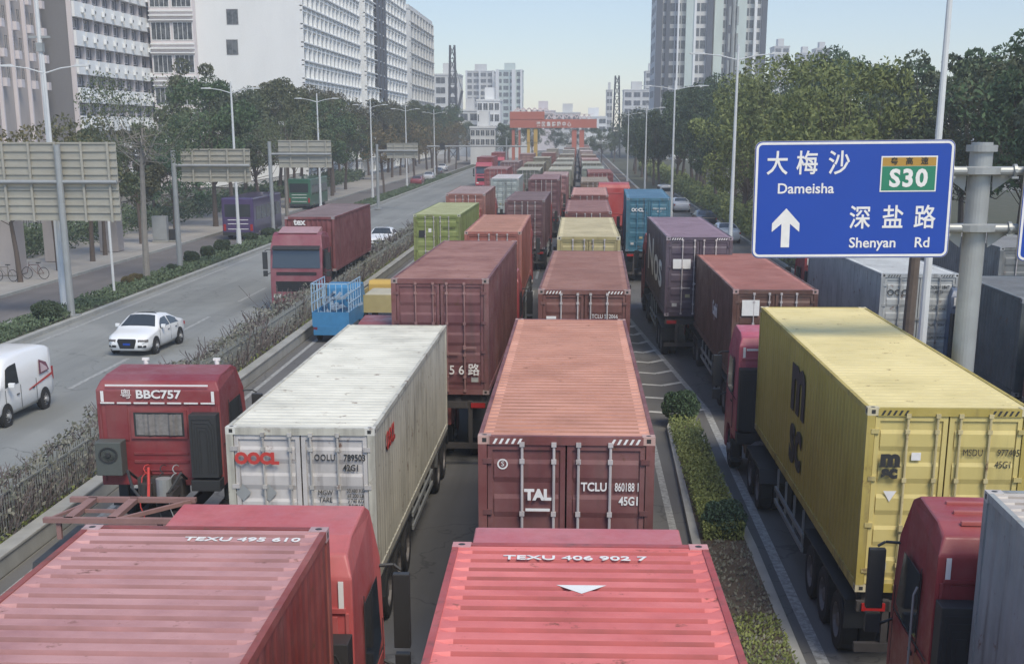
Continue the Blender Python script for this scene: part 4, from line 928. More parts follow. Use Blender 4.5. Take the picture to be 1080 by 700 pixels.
# ------------------------------------------------------------------ lamp posts
def lamp(label, x, y, h=10.8, span=1.9, top=.6, arms=(-1,1), grp='street lamps'):
    o = thing('street_lamp', label, 'street lamp', (x, y, .14), 0, grp)
    part('pole', MB().cyl((0,0,0),(0,0,h+top),.13,.06,10), M['pole'], o); part('base', MB().cyl((0,0,0),(0,0,1.2),.19,.16,10).box(-.22,.22,-.22,.22,0,.04), M['pole'], o)
    for s in arms:
        a_ = part('arm', MB().tube([(0,0,h-.2),(s*span*.4,0,h+.02),(s*span*.8,0,h+.12)], (.035,.03,.025), 6), M['pole'], o)
        part('lamp_head', MB().prism_y([(s*span*.75,h+.08),(s*span*1.1,h+.1),(s*span*1.12,h+.16),(s*span*.78,h+.2)], -.12, .12), M['pole'], a_)
    return o
lamp('double armed lamp at far left rising behind the big sign back', -24.1, 64.5)
lamp('white double armed lamp beside the second sign back', -24.3, 100.5)
lamp('double armed lamp behind the third sign back', -24.3, 134)
lamp('fourth double armed lamp in the left planting strip before the bushy trees', -24.3, 169)
lamp('fifth double armed lamp far along the left strip', -24.3, 204); lamp('farthest double armed lamp on the left strip', -24.3, 245)
lamp('tall white lamp post cut by the top edge, behind the blue road sign', 8.75, 34.8, 12, 2.2)
lamp('lamp post with wide double arms left of the road sign', 8.6, 77.5, 11.9, 2.3)
lamp('slim lamp post beside the blue container', 8.5, 124, 11.6, 2.6)
lamp('slim lamp post far right of the queue', 8.5, 172, 10.5, 2.0); lamp('farthest lamp post on the right before the red gantry', 8.5, 230, 10.5, 2.0)
o = thing('utility_mast', 'slim tall mast rising out of the frame above the big sign back', 'mast', (-24.75, 66, .14)); part('shaft', MB().cyl((0,0,0),(0,0,19),.13,.09,8), M['pole'], o)
part('bracket', MB().box(-.5,.5,-.05,.05,12.2,12.3).box(-.15,.15,-.15,.15,11.6,12), M['galv'], o)
o = thing('antenna_mast', 'grey communications mast with boxes in front of the right towers', 'mast', (at(765,230,150).x, 150, 0)); hh = at(765,5,150).z
part('shaft', MB().cyl((0,0,0),(0,0,hh+8),.28,.2,8), M['galv'], o)
for k in range(3): part('antenna', MB().box(-.5,-.3,-.2,.2,hh-2-k*2.6,hh-.2-k*2.6).box(.3,.5,-.2,.2,hh-2-k*2.6,hh-.2-k*2.6), M['galv'], o)
# thin posts in left strip
for x,y,h,lb in ((-23.7,70.5,4.2,'short white post in the left planting strip'),(-24.6,86,2.4,'grey stub post among the round shrubs')):
    o = thing('marker_post', lb, 'post', (x,y,.14)); part('shaft', MB().cyl((0,0,0),(.0,0,h),.07,n=8), M['pole'], o); part('cap', MB().cyl((0,0,h),(0,0,h+.1),.1,n=8), M['galv'], o)
# sign backs
def signback(label, px0, px1, py0, py1, Y, postpx, ribs=9, braces=4):
    a = at(px0, py0, Y); b_ = at(px1, py1, Y); o = thing('rear_sign_panel', label, 'road sign', (a.x, Y, 0), 0, 'backs of road signs on the left')
    wd = b_.x-a.x; z0, z1 = b_.z, a.z; q = MB().box(0, wd, 0, .04, z0, z1); part('panel', q, M['sback'], o)
    q = MB()
    for i in range(ribs): z = z0+.04+(z1-z0-.08)*i/(ribs-1); q.box(.0, wd, -.06, 0, z-.035, z+.035)
    part('rib', q, M['sback'], o)
    for i in range(braces): x = wd*(i+.7)/braces; part('brace', MB().box(x-.05,x+.05,-.14,-.06,z0-.05,z1+.02), M['sback'], o)
    part('cross_beam', MB().cyl((-.2 if postpx > px0 else at(postpx,200,Y).x-a.x,-.22,(z0+z1)/2),(wd,-.22,(z0+z1)/2),.09,n=8), M['galv'], o)
    px_ = at(postpx, 200, Y).x-a.x
    part('post', MB().cyl((px_,-.25,.14),(px_,-.25,z1-.1),.17,.14,12).box(px_-.35,px_+.35,-.6,.1,.1,.2), M['galv'], o); return o
signback('largest weathered sign back with ribs, at the left edge', -45, 128, 150, 233, 62, 66, 11, 6)
signback('ribbed sign back between the largest one and the third lamp', 190, 265, 157, 192, 84, 186, 7, 4)
signback('small greenish sign back above the oncoming maroon lorry', 293, 350, 148, 177, 111, 287, 6, 3)
signback('farthest small sign back before the left trees', 408, 441, 151, 167, 150, 399, 5, 3)
o = thing('mast_arm', 'thin horizontal gantry arm across the opposite road far ahead', 'gantry', (-9.9, 205, 0))
part('post', MB().cyl((0,0,0),(0,0,7.2),.16,.12,8), M['galv'], o); part('arm', MB().cyl((-11.5,0,5.9),(3,0,5.9),.1,n=8), M['galv'], o); part('signal_head', MB().box(-9.6,-8.9,-.2,.2,5.4,6.3), M['plastic'], o)

# ------------------------------------------------------------------ buildings
def placer(parent, me, mats_name, pts, rz=0, name='window', limit=100, color=None):
    for i, p in enumerate(pts[:limit]):
        q = link(name, me, parent, p, rz, color)
    if len(pts) > limit:
        import bmesh
        bm = bmesh.new(); 
        for p in pts[limit:]:
            m2 = me.copy(); m2.transform(Matrix.Translation(p) @ Matrix.Rotation(rz, 4, 'Z')); bm.from_mesh(m2); bpy.data.meshes.remove(m2)
        m3 = bpy.data.meshes.new(name+'_rest'); bm.to_mesh(m3); bm.free()
        for m_ in me.materials: m3.materials.append(m_)
        q = link(name+'_rest', m3, parent); q['kind'] = 'stuff'
def win_mesh(wd, ht, frame='w_white', mull=1):
    b = MB(); b.cur = 0; b.box(-wd/2-.08, wd/2+.08, -.06, 0, -ht/2-.08, -ht/2); b.box(-wd/2-.08, wd/2+.08, -.06, 0, ht/2, ht/2+.08); b.box(-wd/2-.08,-wd/2,-.06,0,-ht/2,ht/2); b.box(wd/2,wd/2+.08,-.06,0,-ht/2,ht/2)
    for k in range(mull): x = -wd/2+wd*(k+1)/(mull+1); b.box(x-.03,x+.03,-.05,-.02,-ht/2,ht/2)
    b.cur = 1; b.box(-wd/2, wd/2, -.02, -.005, -ht/2, ht/2); return b.mesh('window', [M[frame], M['pane']])
def block(label, x, y, rz, length, depth, h, wall, cat='building', parapet=True, cap=None, name='building'):
    o = thing(name, label, cat, (x, y, .1), rz)
    part('wall', MB().box(0, length, 0, depth, 0, h), M[wall], o)
    if parapet: part('roof', MB().box(-.15, length+.15, -.15, depth+.15, h, h+.25).box(0, length, 0, .2, h+.25, h+1).box(0,.2,.2,depth,h+.25,h+1).box(length-.2,length,.2,depth,h+.25,h+1), M[cap or wall], o)
    return o
def ac_mesh(): return cached('acm', lambda: (lambda b: b.mesh('air_conditioner', [M['w_white'], M['plastic']]))((lambda b: (b.box(-.42,.42,-.38,-.03,-.3,.3), setattr(b,'cur',1), b.cyl((.05,-.381,0),(.05,-.395,0),.2,n=8), b)[-1])(MB())))
# B1 tan block at the far left edge (faces the road)
a = at(-22, 60, 150); b_ = at(47, 60, 174); dv = Vector((b_.x-a.x, b_.y-a.y)); ang = math.atan2(dv.y, dv.x)
o = block('tan apartment block with window boxes at the far left edge', a.x, 150, ang, dv.length, 14, 46, 'w_brown')
o.location.z = .1
B1 = dv.length/9
pts = [(B1*(i+.5), 0, 2+j*3.1) for j in range(13,3,-1) for i in range(9)]; wm = win_mesh(1.1, 1.5, 'w_brown'); placer(o, wm, None, pts)
bx = MB().box(-.55,.55,-.75,0,-.6,.3).mesh('balcony_box', M['w_pink']); placer(o, bx, None, [(B1*(i+.5), 0, .95+j*3.1) for j in range(4,14) for i in range(0,9,2)], name='balcony_box')
for i in range(5): part('pilaster', MB().box(B1*2*i,B1*2*i+.4,-.4,0,0,46), M['w_pink'], o)
# B2: grey end wall and pale balcony front
a = at(80, 130, 175); b_ = at(174, 130, 212); dv = Vector((b_.x-a.x, b_.y-a.y)); ang = math.atan2(dv.y, dv.x); ln_ = dv.length
o = block('dormitory with grey end wall and rows of white balcony panels', a.x, 175, ang, ln_, 9.5, 52, 'w_grey')
part('recess', MB().box(.3, ln_-.1, -.06, 0, 0, 51.5), M['w_dark'], o)
nb = 10; bw = ln_/nb; nf = 15
pn = MB().box(-bw*.43,bw*.43,-.9,-.78,-.8,1.0).box(-bw*.43,-bw*.43+.1,-.78,-.07,-.8,1.0).box(bw*.43-.1,bw*.43,-.78,-.07,-.8,1.0).box(-bw*.43,bw*.43,-.78,-.07,-.8,-.65).mesh('balcony', M['w_white'])
placer(o, pn, None, [(bw*(i+.5), 0, 2.1+j*3.35) for j in range(nf-1,-1,-1) for i in range(nb)], name='balcony')
placer(o, win_mesh(bw*.5, 1.0, 'w_pink', 1), None, [(bw*(i+.5), -.07, 3.95+j*3.35) for j in range(nf-1,-1,-1) for i in range(nb)])
placer(o, ac_mesh(), None, [(bw*(i+.78), -.9, 2.2+j*3.35) for j in range(nf-1,-1,-1) for i in range(0,nb)], name='air_conditioner')
for i in range(nb+1): part('pilaster', MB().box(i*bw-.12,i*bw+.12,-.6,0,0,52), M['w_pink'], o)
# B3: pale block with horizontal bands facing the viewer
p0 = at(160, 60, 203.5); p1 = at(206, 60, 203.5)
o = block('pinkish office block with grouped windows between the dormitory and the white wall', p0.x, 203.5, 0, p1.x-p0.x, 1.4, 46, 'w_pink')
L3 = p1.x-p0.x
for j in range(10):
    z = 3+j*4.4; part('ledge', MB().box(0,L3,-.5,0,z+2.9,z+3.1).box(0,L3,-.5,0,z+2.3,z+2.45).box(0,L3,-.3,0,z-.9,z-.7), M['w_white'], o)
    for i in range(2): link('window', cached('w3', lambda: win_mesh(L3/2-.5, 2.3, 'w_white', 3)), o, (L3*(.25+.5*i), 0, z+.9))
# B4 white
def street_block(label, px0, px1, Ya, h, x_, wd, wall='w_white', nfl=10, cols=9, band=True, endw=None, endwin=()):
    Yb = Ya*(607-px0)/(607-px1) if px1 < 606 else Ya+40
    o = block(label, x_, Ya, pi/2, Yb-Ya, wd, h, wall)
    ln_ = Yb-Ya; bw = ln_/cols; fh = h/nfl
    placer(o, win_mesh(bw*.6, fh*.52, wall, 1), None, [(bw*(i+.5), 0, fh*(j+.55)) for j in range(nfl-1,-1,-1) for i in range(cols)])
    for j in range(nfl): part('ledge', MB().box(0,ln_,-.55,0,fh*(j+.18),fh*(j+.18)+.16).box(0,ln_,-.35,0,fh*(j+.93),fh*(j+.93)+.14), M[wall], o)
    for i in range(cols+1): part('pilaster', MB().box(max(0,i*bw-.16),min(ln_,i*bw+.16),-.4,0,0,h), M[wall], o)
    for (yy, zz) in endwin: link('window', cached('we', lambda: win_mesh(1.5, 1.9, 'w_grey', 1)), o, (0, yy, zz), rz=-pi/2)
    return o
X4 = at(318, 60, 205).x
ew = []
for px in (245,):
    for py in (18, 50): q = at(px, py, 205); ew.append((X4-q.x, q.z-.1))
o = street_block('white office block with big blank end wall and two small windows', 319, 379, 205, 44, X4, (X4-at(206,60,205).x), nfl=18, cols=15, endwin=ew)
X5 = at(384, 60, 262).x
o5 = street_block('second white office block with dark window columns on the left', 386, 429, 262, 40.5, X5, 10, nfl=16, cols=12)
for k in range(3): part('dark_panel', MB().box(14+k*5,17+k*5,-.62,-.42,16-k*2,39), M['w_dark'], o5)
X6 = at(432, 60, 350).x
street_block('third white office block at the far end of the left row', 434, 458, 350, 36, X6, 12, wall='w_haze', nfl=10, cols=8)
# far blocks
def tower(label, px0, px1, pytop, Y, wall, bays=None, depth=16, nfl=None, name='tower_block', strips=(), wins=True, fr=None, cat='tower block', z0=0):
    a = at(px0, pytop, Y); b_ = at(px1, pytop, Y); wd = b_.x-a.x; h = a.z
    o = block(label, a.x, Y, 0, wd, depth, h, wall, cat=cat, parapet=False, name=name)
    nfl = nfl or int(h/3.1); fh = h/nfl; bays = bays or max(2, int(wd/3.4)); bw = wd/bays
    if wins:
        placer(o, win_mesh(bw*.74, fh*.6, fr or wall, 1), None, [(bw*(i+.5), 0, fh*(j+.5)) for j in range(nfl-1,1,-1) for i in range(bays)])
        placer(o, cached(('twe', round(fh,2)), lambda: win_mesh(2.0, fh*.5, fr or wall, 1)), None, [((0 if px0 > 607 else wd), depth*(.25+.25*k), fh*(j+.5)) for j in range(nfl-1,4,-1) for k in range(3)], rz=(-pi/2 if px0 > 607 else pi/2), name='side_window')
    for (u0_, u1_, m_, out_) in strips: part('pier', MB().box(wd*u0_, wd*u1_, -out_, 0, 0, h+.6), M[m_], o)
    part('roof', MB().box(-.2,wd+.2,-.2,depth+.2,h,h+.5).box(wd*.3,wd*.7,depth*.3,depth*.7,h+.5,h+4), M[wall], o)
    return o
tower('tall white slab tower on the left of the far skyline', 491, 521, 76, 760, 'w_haze', strips=((0,.06,'w_white',1.5),(.47,.53,'w_white',2),(.94,1,'w_white',1.5)))
tower('tall pale green slab tower beside the left skyline one', 523, 551, 75, 740, 'w_green', strips=((0,.12,'w_white',2),(.6,.75,'w_white',2),(.92,1,'w_white',1.5)))
tower('white mid rise behind the lattice crane on the left', 458, 484, 80, 470, 'w_haze', cat='building')
tower('small white house block with round gable below the left skyline', 503, 527, 107, 430, 'w_white', cat='building', bays=4)
tower('low grey block left of the white house block', 484, 505, 118, 450, 'w_haze', cat='building')
tower('low cream hall at the foot of the skyline', 496, 522, 136, 340, 'w_haze', cat='building', bays=5, nfl=4)
Z_ = 400
tower('dark edged high rise with cream and white bands, left of the right pair', 696, 757, -120, 395, 'w_haze', bays=9, depth=26, strips=((0,.11,'w_dark',.8),(.17,.24,'w_dark',1.2),(.37,.40,'w_white',2.5),(.52,.66,'w_green',2.2),(.66,.70,'w_white',2.5),(.9,1,'w_dark',1.0)), fr='w_dark')
tower('high rise with dark central slot and pale green piers, right of the pair', 758, 815, -110, 405, 'w_haze', bays=9, depth=26, strips=((0,.16,'w_green',2),(.24,.38,'w_dark',1.0),(.42,.60,'w_green',2.4),(.75,.80,'w_white',2),(.9,1,'w_dark',.8)), fr='w_dark')
tower('hazy white tower just right of the dark edged pair', 817, 833, 50, 700, 'w_haze')
tower('distant pale tower above the right trees', 843, 858, 57, 820, 'w_haze'); tower('distant twin pale tower above the right trees', 861, 876, 52, 830, 'w_haze')
tower('low pale block behind the right trees', 868, 895, 85, 520, 'w_white', cat='building')
tower('hazy white block near the right spire', 658, 686, 96, 640, 'w_haze', cat='building'); tower('slim hazy tower left of the dark spire', 640, 646, 96, 700, 'w_haze', cat='building'); tower('hazy tower left of the dark edged high rise', 681, 694, 76, 680, 'w_haze')
# background massing at the road's end
for i,(x0,x1,yt,Y,m_) in enumerate(((536,560,131,420,'w_haze'),(560,585,118,560,'w_pink'),(585,612,120,600,'w_haze'),(612,640,124,620,'w_white'))):
    tower(['pale shed left of the red gantry','pinkish block behind the red gantry','cream block behind the middle of the red gantry','whitish block behind the right end of the red gantry'][i], x0, x1, yt, Y, m_, cat='building')
def lattice(label, px, py, Y, wd, m_, jib=None, name='tower_crane', cat='crane'):
    p = at(px, py, Y); o = thing(name, label, cat, (p.x, Y, 0)); q = MB(); n = int(p.z/(wd*1.2)); 
    for sx in (-1,1):
        for sy in (-1,1): q.bar((sx*wd/2,sy*wd/2,0),(sx*wd*.22,sy*wd*.22,p.z),wd*.13)
    for k in range(n):
        z0 = p.z*k/n; z1 = p.z*(k+1)/n; f0 = .5-.28*k/n; f1 = .5-.28*(k+1)/n
        q.bar((-wd*f0,-wd*f0,z0),(wd*f1,-wd*f1,z1),wd*.08); q.bar((wd*f0,-wd*f0,z0),(-wd*f1,-wd*f1,z1),wd*.08); q.bar((-wd*f0,-wd*f0,z0),(wd*f0,-wd*f0,z0),wd*.08)
    part('mast', q, M[m_], o)
    if jib: part('jib', MB().bar((0,0,p.z*.25),(jib[0],0,jib[1]),wd*.25).bar((0,0,p.z*.9),(jib[0],0,jib[1]),wd*.05), M[m_], o); part('cab', MB().box(-wd*.6,wd*.6,-wd*.6,wd*.6,p.z*.22,p.z*.28), M[m_], o)
    return o
lattice('thin green lattice crane before the left skyline', 477, 48, 380, 2.6, 'w_dark', (2.5, 18))
lattice('dark lattice spire right of the road end', 651, 80, 420, 2.4, 'w_dark', None, 'lattice_mast', 'mast')
# red gantry
o = thing('gantry_crane', 'red gantry crane spanning the road end above the queue', 'gantry crane', (at(540,150,330).x, 330, 0))
gx = lambda px: at(px,150,330).x-o.location.x; gz = lambda py: at(580,py,330).z
part('girder', MB().box(gx(538),gx(629),-1.5,1.5,gz(135),gz(126)).box(gx(538),gx(574),-1.6,1.6,gz(126),gz(118)), M['w_red'], o)
for k in range(9): part('bracing', MB().bar((gx(576)+k*1.15,0,gz(126)),(gx(579)+k*1.15,0,gz(121)),.22).bar((gx(579)+k*1.15,0,gz(121)),(gx(582)+k*1.15,0,gz(126)),.22), M['w_pink'], o)
part('top_rail', MB().box(gx(574),gx(626),-.2,.2,gz(121),gz(120.3)), M['w_pink'], o)
for a_, b2 in ((603,608),(611,616)): part('leg', MB().box(gx(a_),gx(b2),-1,1,0,gz(137)), M['w_red'], o)
for a_, b2 in ((540,543),(547,549)): part('leg', MB().box(gx(a_),gx(b2),-1,1,0,gz(137)), M['w_red'], o)
for a_, b2 in ((556,559),(563,567)): part('support_tower', MB().box(gx(a_),gx(b2),-1.2,-.2,0,gz(136)).box(gx(a_)-.0,gx(b2),-1.4,-1.2,gz(150),gz(148)), M['w_yel'], o)
for k in range(6): part('truss', MB().bar((gx(541)+k*1.3,0,gz(119)),(gx(546)+k*1.3,0,gz(114)),.3).bar((gx(546)+k*1.3,0,gz(114)),(gx(551)+k*1.3,0,gz(119)),.3), M['w_pink'], o)
text('港 区 集 装 箱 中 心', o, (gx(584),-1.6,gz(131.5)), 1.15, bold=.03, sx=.8)

for i,(x,y,c0,c1,lb) in enumerate([(-2.5,322,(.3,.2,.18),(.5,.42,.38),'pale brown container passing under the red gantry'),(.9,318,(.35,.3,.28),(.6,.5,.46),'rosy container passing under the right half of the red gantry'),(-6,300,(.3,.26,.2),(.55,.5,.42),'sand coloured container just before the yellow gantry legs'),(-9.4,240,(.3,.15,.13),(.5,.36,.33),'faded red container far up the leftmost lane'),(-2.4,365,(.4,.38,.35),(.66,.62,.55),'cream container beyond the red gantry'),(1.2,370,(.38,.2,.18),(.6,.45,.42),'pink container beyond the red gantry')]):
    container(lb, 'shipping container', x, y, 1.35, 0, cs=c0, cr=c1, detail=0); truck('lorry under the '+lb.replace(' container',' box',1), x, y, 1.35, 0, detail=0)
# ------------------------------------------------------------------ trees
rnd = random.Random(11)
def tn(lb, cat='tree', **k): return lb
GL = 'street trees along the left pavement'; n_ = 0
ordw = ['nearest','second','third','fourth','fifth','sixth','seventh','eighth','ninth','tenth','eleventh','twelfth','thirteenth','fourteenth','fifteenth','sixteenth','seventeenth','eighteenth','nineteenth','twentieth','twenty first','twenty second','twenty third','twenty fourth']
for i in range(24):
    y = 93+i*9.5*(1 if i < 12 else 1.25); x = -31.6+rnd.uniform(-.8,.8)
    tree('d%d'%(i*5%6), (x, y, .1), '%s dark street tree of the left kerb row, counting from the bridge'%ordw[i], 'tree', rnd.uniform(.86,1.0)*(.66 if y < 114 else 1), rnd.uniform(0,6), (rnd.uniform(.85,1.3),rnd.uniform(.85,1.1),rnd.uniform(.8,1.1)), GL)
for i in range(16):
    y = 88+i*17; x = -37.2+rnd.uniform(-1,1)
    if i == 0: y = 84
    tree('d%d'%((i*5+2)%6), (x, y, .1), '%s dark tree of the back row before the left buildings'%ordw[i], 'tree', rnd.uniform(.9,1.08)*(.6 if y < 135 else 1), rnd.uniform(0,6), (rnd.uniform(1.0,1.4),rnd.uniform(.85,1.0),rnd.uniform(.8,1.0)), 'back row trees on the left')
tree('d2', (-34.5, 71.5, .1), 'brownish tree behind the big sign back at the left edge', 'tree', .86, 1, (1.7,1.15,1.0))
tree('thin', (-24.15, 77.6, .1), 'leaning thin tree with sparse airy crown in the planting strip', 'tree', 1.0, 2.2, (1.3,1.15,1.2), name='sparse_tree')
tree('thin', (-24.3, 118, .1), 'second sparse thin tree farther along the planting strip', 'tree', .85, .6, (1.4,1.2,1.2), name='sparse_tree')
tree('bare', (-30.8, 76, .1), 'forked brown tree on the left pavement edge', 'tree', .78, .3, (1.7,1.1,1), name='street_tree')
tree('bare', (-31, 82.5, .1), 'straight brown tree right of the forked one', 'tree', .8, 1.9, (1.6,1.1,1), name='street_tree'); tree('bare', (-31, 88.5, .1), 'slim tree on the pavement left of the pale pillar', 'tree', .85, 2.9, (1.5,1.1,1), name='street_tree')
for i,(y,s_) in enumerate(((186,.8),(222,.85),(258,.85),(300,.9))):
    tree('bare', (-25.2, y, .1), '%s reddish brown tree in the planting strip towards the far end'%ordw[i], 'tree', s_, i, (2.0,1.15,1.1), 'reddish trees in the strip', name='street_tree')
# right side
for i in range(16):
    y = 84+i*9; x = 15.2+rnd.uniform(-.8,.8)
    kind = 'b%d'%(i%2) if i < 6 else 'd%d'%(i*5%6)
    tree(kind, (x, y, .1), '%s %s tree along the right verge, counted away from the bridge'%(ordw[i], 'yellow green' if i < 6 else 'dark green'), 'tree', rnd.uniform(.82,1.08), rnd.uniform(0,6), (rnd.uniform(.85,1.05),)*3 if i < 6 else (.8,.85,.8), 'trees along the right verge')
for i in range(10):
    y = 56+i*6.5; x = 24.5+rnd.uniform(-1.5,2.5)-i*.15
    tree('d%d'%(i*5%6), (x, y, .1), '%s dark tree behind the road sign post on the right'%ordw[i], 'tree', rnd.uniform(.92,1.05), rnd.uniform(0,6), (rnd.uniform(.8,1.1),rnd.uniform(.85,1.0),rnd.uniform(.8,1.0)), 'dark trees at the right')
for i in range(12):
    y = 70+i*15; x = 27+rnd.uniform(-2,3)
    tree('d%d'%((i*5+1)%6), (x, y, .1), '%s tree of the back row on the right'%ordw[i], 'tree', rnd.uniform(1.0,1.15), rnd.uniform(0,6), (.85,1.0,.85), 'back row trees on the right')
for i in range(6):
    tree('d%d'%(i*5%6), (11.8+rnd.uniform(-.5,.5), 194+i*19, .1), '%s dark tree hiding the end of the road on the right'%ordw[i], 'tree', rnd.uniform(.75,.9), i, (.7,.75,.72), 'dark trees at the road end')

for i,(x,y) in enumerate(((-17,345),(-23,360),(-11.5,380),(-19,400),(6.5,350),(10,365),(14,380),(5,400),(-29,380),(-6,430),(0,435))):
    tree('d%d'%(i%6), (x, y, 0), '%s hazy tree around the foot of the red gantry at the road end'%ordw[i], 'tree', .72, i, (1,1,.9), 'hazy trees at the road end')
# understorey hedges (uncountable)
def hedge(name, label_kind, x0, x1, y0, y1, h, n, ls, m_, seed=1, dens=None):
    rnd = random.Random(seed); q = MB()
    for _ in range(n):
        y = y0+(y1-y0)*rnd.random()**1.7; x = rnd.uniform(x0, x1); k = .6+.4*noise.noise(Vector((x*.5, y*.35, seed)))+.15
        z = rnd.random()**.7*h*k
        u = Vector((rnd.gauss(0,1),rnd.gauss(0,1),rnd.gauss(0,1))).normalized(); v = u.orthogonal().normalized(); s = ls*rnd.uniform(.6,1.4)*(1+(y-y0)/120)
        p = Vector((x,y,.12+z)); q.add([p-v*s, p+u*s*.5, p+v*s, p-u*s*.5], [(0,1,2,3)])
    o = link(name, q.mesh(name, M[m_])); o['kind'] = 'stuff'; return o
def twigs(name, x0, x1, y0, y1, h, n, seed=1):
    rnd = random.Random(seed); q = MB()
    for _ in range(n):
        y = y0+(y1-y0)*rnd.random()**1.7; x = rnd.uniform(x0,x1); k = .75+.5*noise.noise(Vector((x*.5, y*.35, 3))); th = .010*(1+(y-y0)/60)
        p = Vector((x,y,.1)); dr_ = Vector((rnd.gauss(0,.16),rnd.gauss(0,.16),1)); hh_ = h*k*rnd.uniform(.5,1.1)
        pts = [p]
        for s in range(3): dr_ += Vector((rnd.gauss(0,.2),rnd.gauss(0,.2),0)); p = p+dr_*hh_/3; pts.append(p)
        for a_, b2 in zip(pts, pts[1:]):
            s_ = Vector((rnd.choice((-1,1))*th,0,0)); t2 = Vector((0,th,0)); q.add([a_-s_, a_+s_, b2+s_*.6, b2-s_*.6], [(0,1,2,3)]); q.add([a_-t2, a_+t2, b2+t2*.6, b2-t2*.6], [(0,1,2,3)])
        for s in range(3):
            m0 = pts[1]+(pts[3]-pts[1])*rnd.random(); e = m0+Vector((rnd.gauss(0,.3),rnd.gauss(0,.3),rnd.uniform(.05,.4)))*h*.4; s_ = Vector((th*.6,0,0)); q.add([m0-s_, m0+s_, e], [(0,1,2)])
    o = link(name, q.mesh(name, M['twig'])); o['kind'] = 'stuff'; return o
twigs('hedge_twigs', -12.75, -11.45, 20, 175, 1.45, 7500, 2)
hedge('hedge_leaves', 0, -12.75, -11.4, 20, 175, 1.5, 34000, .05, 'dryleaf', 2)
hedge('median_ground_cover', 0, -12.8, -11.35, 20, 120, .38, 15000, .05, 'leafb', 3)
mf = thing('median_fence', 'see through grey picket fence along the brown median hedge', 'fence', (-11.55, 22, .14)); q = MB()
for k in range(1150): q.box(-.01, .01, .13*k, .13*k+.018, .1, 1.15+.03*(k%3))
q.box(-.015,.015,0,150,.2,.24); q.box(-.015,.015,0,150,1.02,1.06); part('pickets', q, M['galvd'], mf)
for k in range(60): part('post', MB().box(-.03,.03,-.03,.03,0,1.25), M['galvd'], mf, loc=(0,k*2.5,0))
hedge('strip_ground_cover', 0, -24.6, -22.65, 48, 260, .32, 26000, .07, 'leaf', 4)
hedge('island_hedge', 0, 2.74, 3.58, 27.3, 38.4, .5, 12500, .035, 'leafb', 5)
hedge('island_weeds', 0, 2.75, 3.6, 15, 27.2, .2, 2600, .035, 'dryleaf', 6)
hedge('island_grass', 0, 2.8, 3.6, 18, 22.6, .22, 2600, .035, 'leafb', 7)
hedge('verge_undergrowth', 0, 17.8, 22.5, 42, 100, 2.6, 14000, .12, 'leaf', 8)
hedge('verge_shrubs', 0, 13.4, 16.5, 80, 300, 2.4, 26000, .12, 'leafb', 18)
hedge('left_undergrowth', 0, -39.5, -35.5, 90, 240, 2.2, 16000, .12, 'leaf', 9)
# round clipped shrubs
def shrub_mesh(seed, r=.75, n=5200, m_='leaf', ls=.05):
    rnd = random.Random(seed); q = MB(); leaf_quads(q, (0,0,r*.62), r*.8, n//3, ls, rnd, .75, .35)
    for k in range(7): leaf_quads(q, (rnd.uniform(-.5,.5)*r, rnd.uniform(-.5,.5)*r, r*rnd.uniform(.4,.95)), r*rnd.uniform(.3,.55), n//9, ls, rnd, .8, .4)
    st_ = MB(); 
    for k in range(5): a_ = k*1.25; st_.cyl((cos(a_)*.06,sin(a_)*.06,0),(cos(a_)*r*.45,sin(a_)*r*.45,r*.9),.02,.01,5)
    return st_.mesh('stem', M['bark']), q.mesh('foliage', M[m_])
SM = [shrub_mesh(k) for k in (1,2)]
def shrub(lb, x, y, s=1, tint=(1,1,1), grp='round shrubs in the planting strip', z=.14):
    o = thing('round_shrub', lb, 'shrub', (x,y,z), rnd.uniform(0,6), grp); o.scale = (s,s,s); sm = SM[int(y)%2]; link('stem', sm[0], o); link('foliage', sm[1], o, color=tint)
for i,(px,Y,s_,lb) in enumerate(((44,60,1.0,'round dark shrub left of the big sign support'),(203,87,.85,'first round shrub behind the second sign back post'),(220,91,.85,'middle round shrub behind the second sign back post'),(235,95,.95,'third round shrub near the white double lamp'),(266,104,.8,'round shrub by the purple coach'),(285,108,.9,'round shrub beside the third sign post'),(180,82,.5,'thin small shrub left of the second sign post'))):
    p = at(px, 280, Y); shrub(lb, max(-24.6,min(-23.0, p.x)), Y, s_, (.8,.8,.8))
shrub('dark round shrub at the far end of the traffic island', 3.15, 39.4, .95, (.7,.85,.8), 'round shrubs on the island')
shrub('dark blue green round shrub at the near end of the island hedge', 3.2, 27.7, .8, (.7,.9,1.1), 'round shrubs on the island')
for i,(px,Y) in enumerate(((118,74.5),(132,76))):
    p = at(px,300,Y); shrub(('red leafed sapling left of the leaning tree','second red leafed sapling at the leaning tree')[i], -24.3, Y, .55, (1.7,1.0,.8), 'saplings in the strip')

# ------------------------------------------------------------------ left pavement furniture
def pillar(lb, x, y, h, wd=.9, m_='w_brown'):
    o = thing('gate_pillar', lb, 'pillar', (x,y,.15)); part('shaft', MB().box(-wd/2,wd/2,-wd/2,wd/2,0,h), M[m_], o, bevel=.03); part('cap', MB().box(-wd/2-.12,wd/2+.12,-wd/2-.12,wd/2+.12,h,h+.25), M[m_], o, bevel=.03)
p = at(118, 258, 96); pillar('pale gate pillar right of the big sign back', p.x, 96, 4.6, 1.3)
p = at(54, 258, 88); pillar('slim pale pillar below the big sign back', p.x, 88, 4.2, .7)
p = at(8, 270, 80); pillar('broad tan gate pier at the left edge', p.x, 80, 4.5, 1.6)
wl = thing('boundary_wall', 'low tan boundary wall with railings in front of the left buildings', 'wall', (-40.2, 76, .15))
part('base', MB().box(0,.3,0,180,0,.7), M['w_brown'], wl); rq = MB()
for k in range(400): rq.box(.12,.16,.2+k*.45,.24+k*.45,.7,2.0)
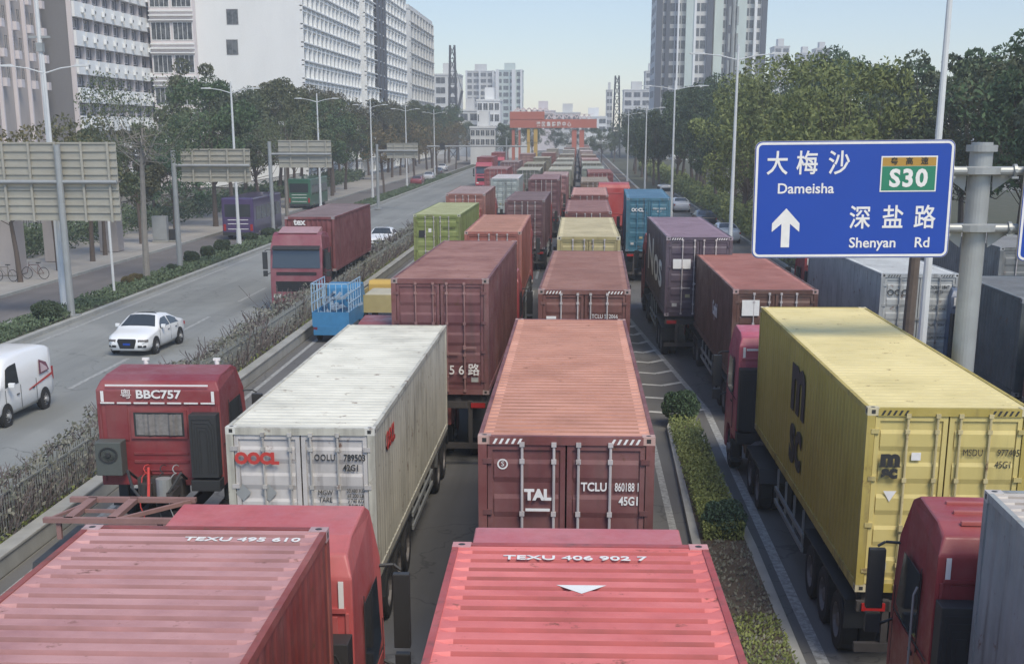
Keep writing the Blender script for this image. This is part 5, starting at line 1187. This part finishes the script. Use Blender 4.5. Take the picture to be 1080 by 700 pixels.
rq.box(.11,.17,0,180,1.9,1.96); rq.box(.11,.17,0,180,.9,.96); part('railing', rq, M['plastic'], wl)
for (px,py,Y,w_,h_,lb) in ((170,252,104,1.1,1.9,'grey utility cabinet on the pavement left of the second sign post'),(180,254,104.5,.8,.9,'small dark bin beside the utility cabinet')):
    p = at(px,py,Y); o = thing('utility_cabinet' if w_ > 1 else 'litter_bin', lb, 'cabinet' if w_ > 1 else 'bin', (p.x,Y,.15)); mm = M['galv'] if w_ > 1 else M['plastic']
    part('body', MB().box(-w_/2,w_/2,-.3,.3,.1,h_), mm, o, bevel=.03); part('door', MB().box(-w_/2+.08,w_/2-.08,-.33,-.3,.2,h_-.15), mm, o); part('base', MB().box(-w_/2-.05,w_/2+.05,-.35,.35,0,.1), M['conc'], o)
def bicycle(lb, x, y, rz, c):
    o = thing('bicycle', lb, 'bicycle', (x,y,.15), rz, 'bicycles on the left pavement')
    for yy in (-.52,.52):
        q = MB(); n = 18; pts = [(0, yy+.32*cos(2*pi*k/n), .34+.32*sin(2*pi*k/n)) for k in range(n+1)]; q.tube(pts, .018, 5); w0 = part('wheel', q, M['rub'], o)
        q = MB(); [q.cyl((0,yy,.34),(0,yy+.31*cos(a_),.34+.31*sin(a_)),.004,n=3) for a_ in [k*pi/5 for k in range(10)]]; part('spoke', q, M['galv'], w0)
    part('frame', MB().tube([(0,-.52,.34),(0,-.12,.3),(0,.38,.78),(0,-.2,.82),(0,-.52,.34)], .018, 6).tube([(0,-.12,.3),(0,-.22,.9)], .018, 6).tube([(0,.52,.34),(0,.38,.78),(0,.35,.98)], .016, 6), flat('bike_paint', c, .4), o)
    part('saddle', MB().box(-.07,.07,-.36,-.1,.9,.95), M['plastic'], o, bevel=.02); part('handlebar', MB().tube([(-.28,.28,1.0),(0,.35,.98),(.28,.28,1.0)], .013, 6), M['galv'], o)
p = at(6,292,76); bicycle('parked bicycle at the foot of the forked tree, left edge', p.x, 76, R(70), (.2,.18,.14)); bicycle('second parked bicycle nearer the tan gate pier', p.x+1.2, 77.3, R(80), (.15,.08,.07))
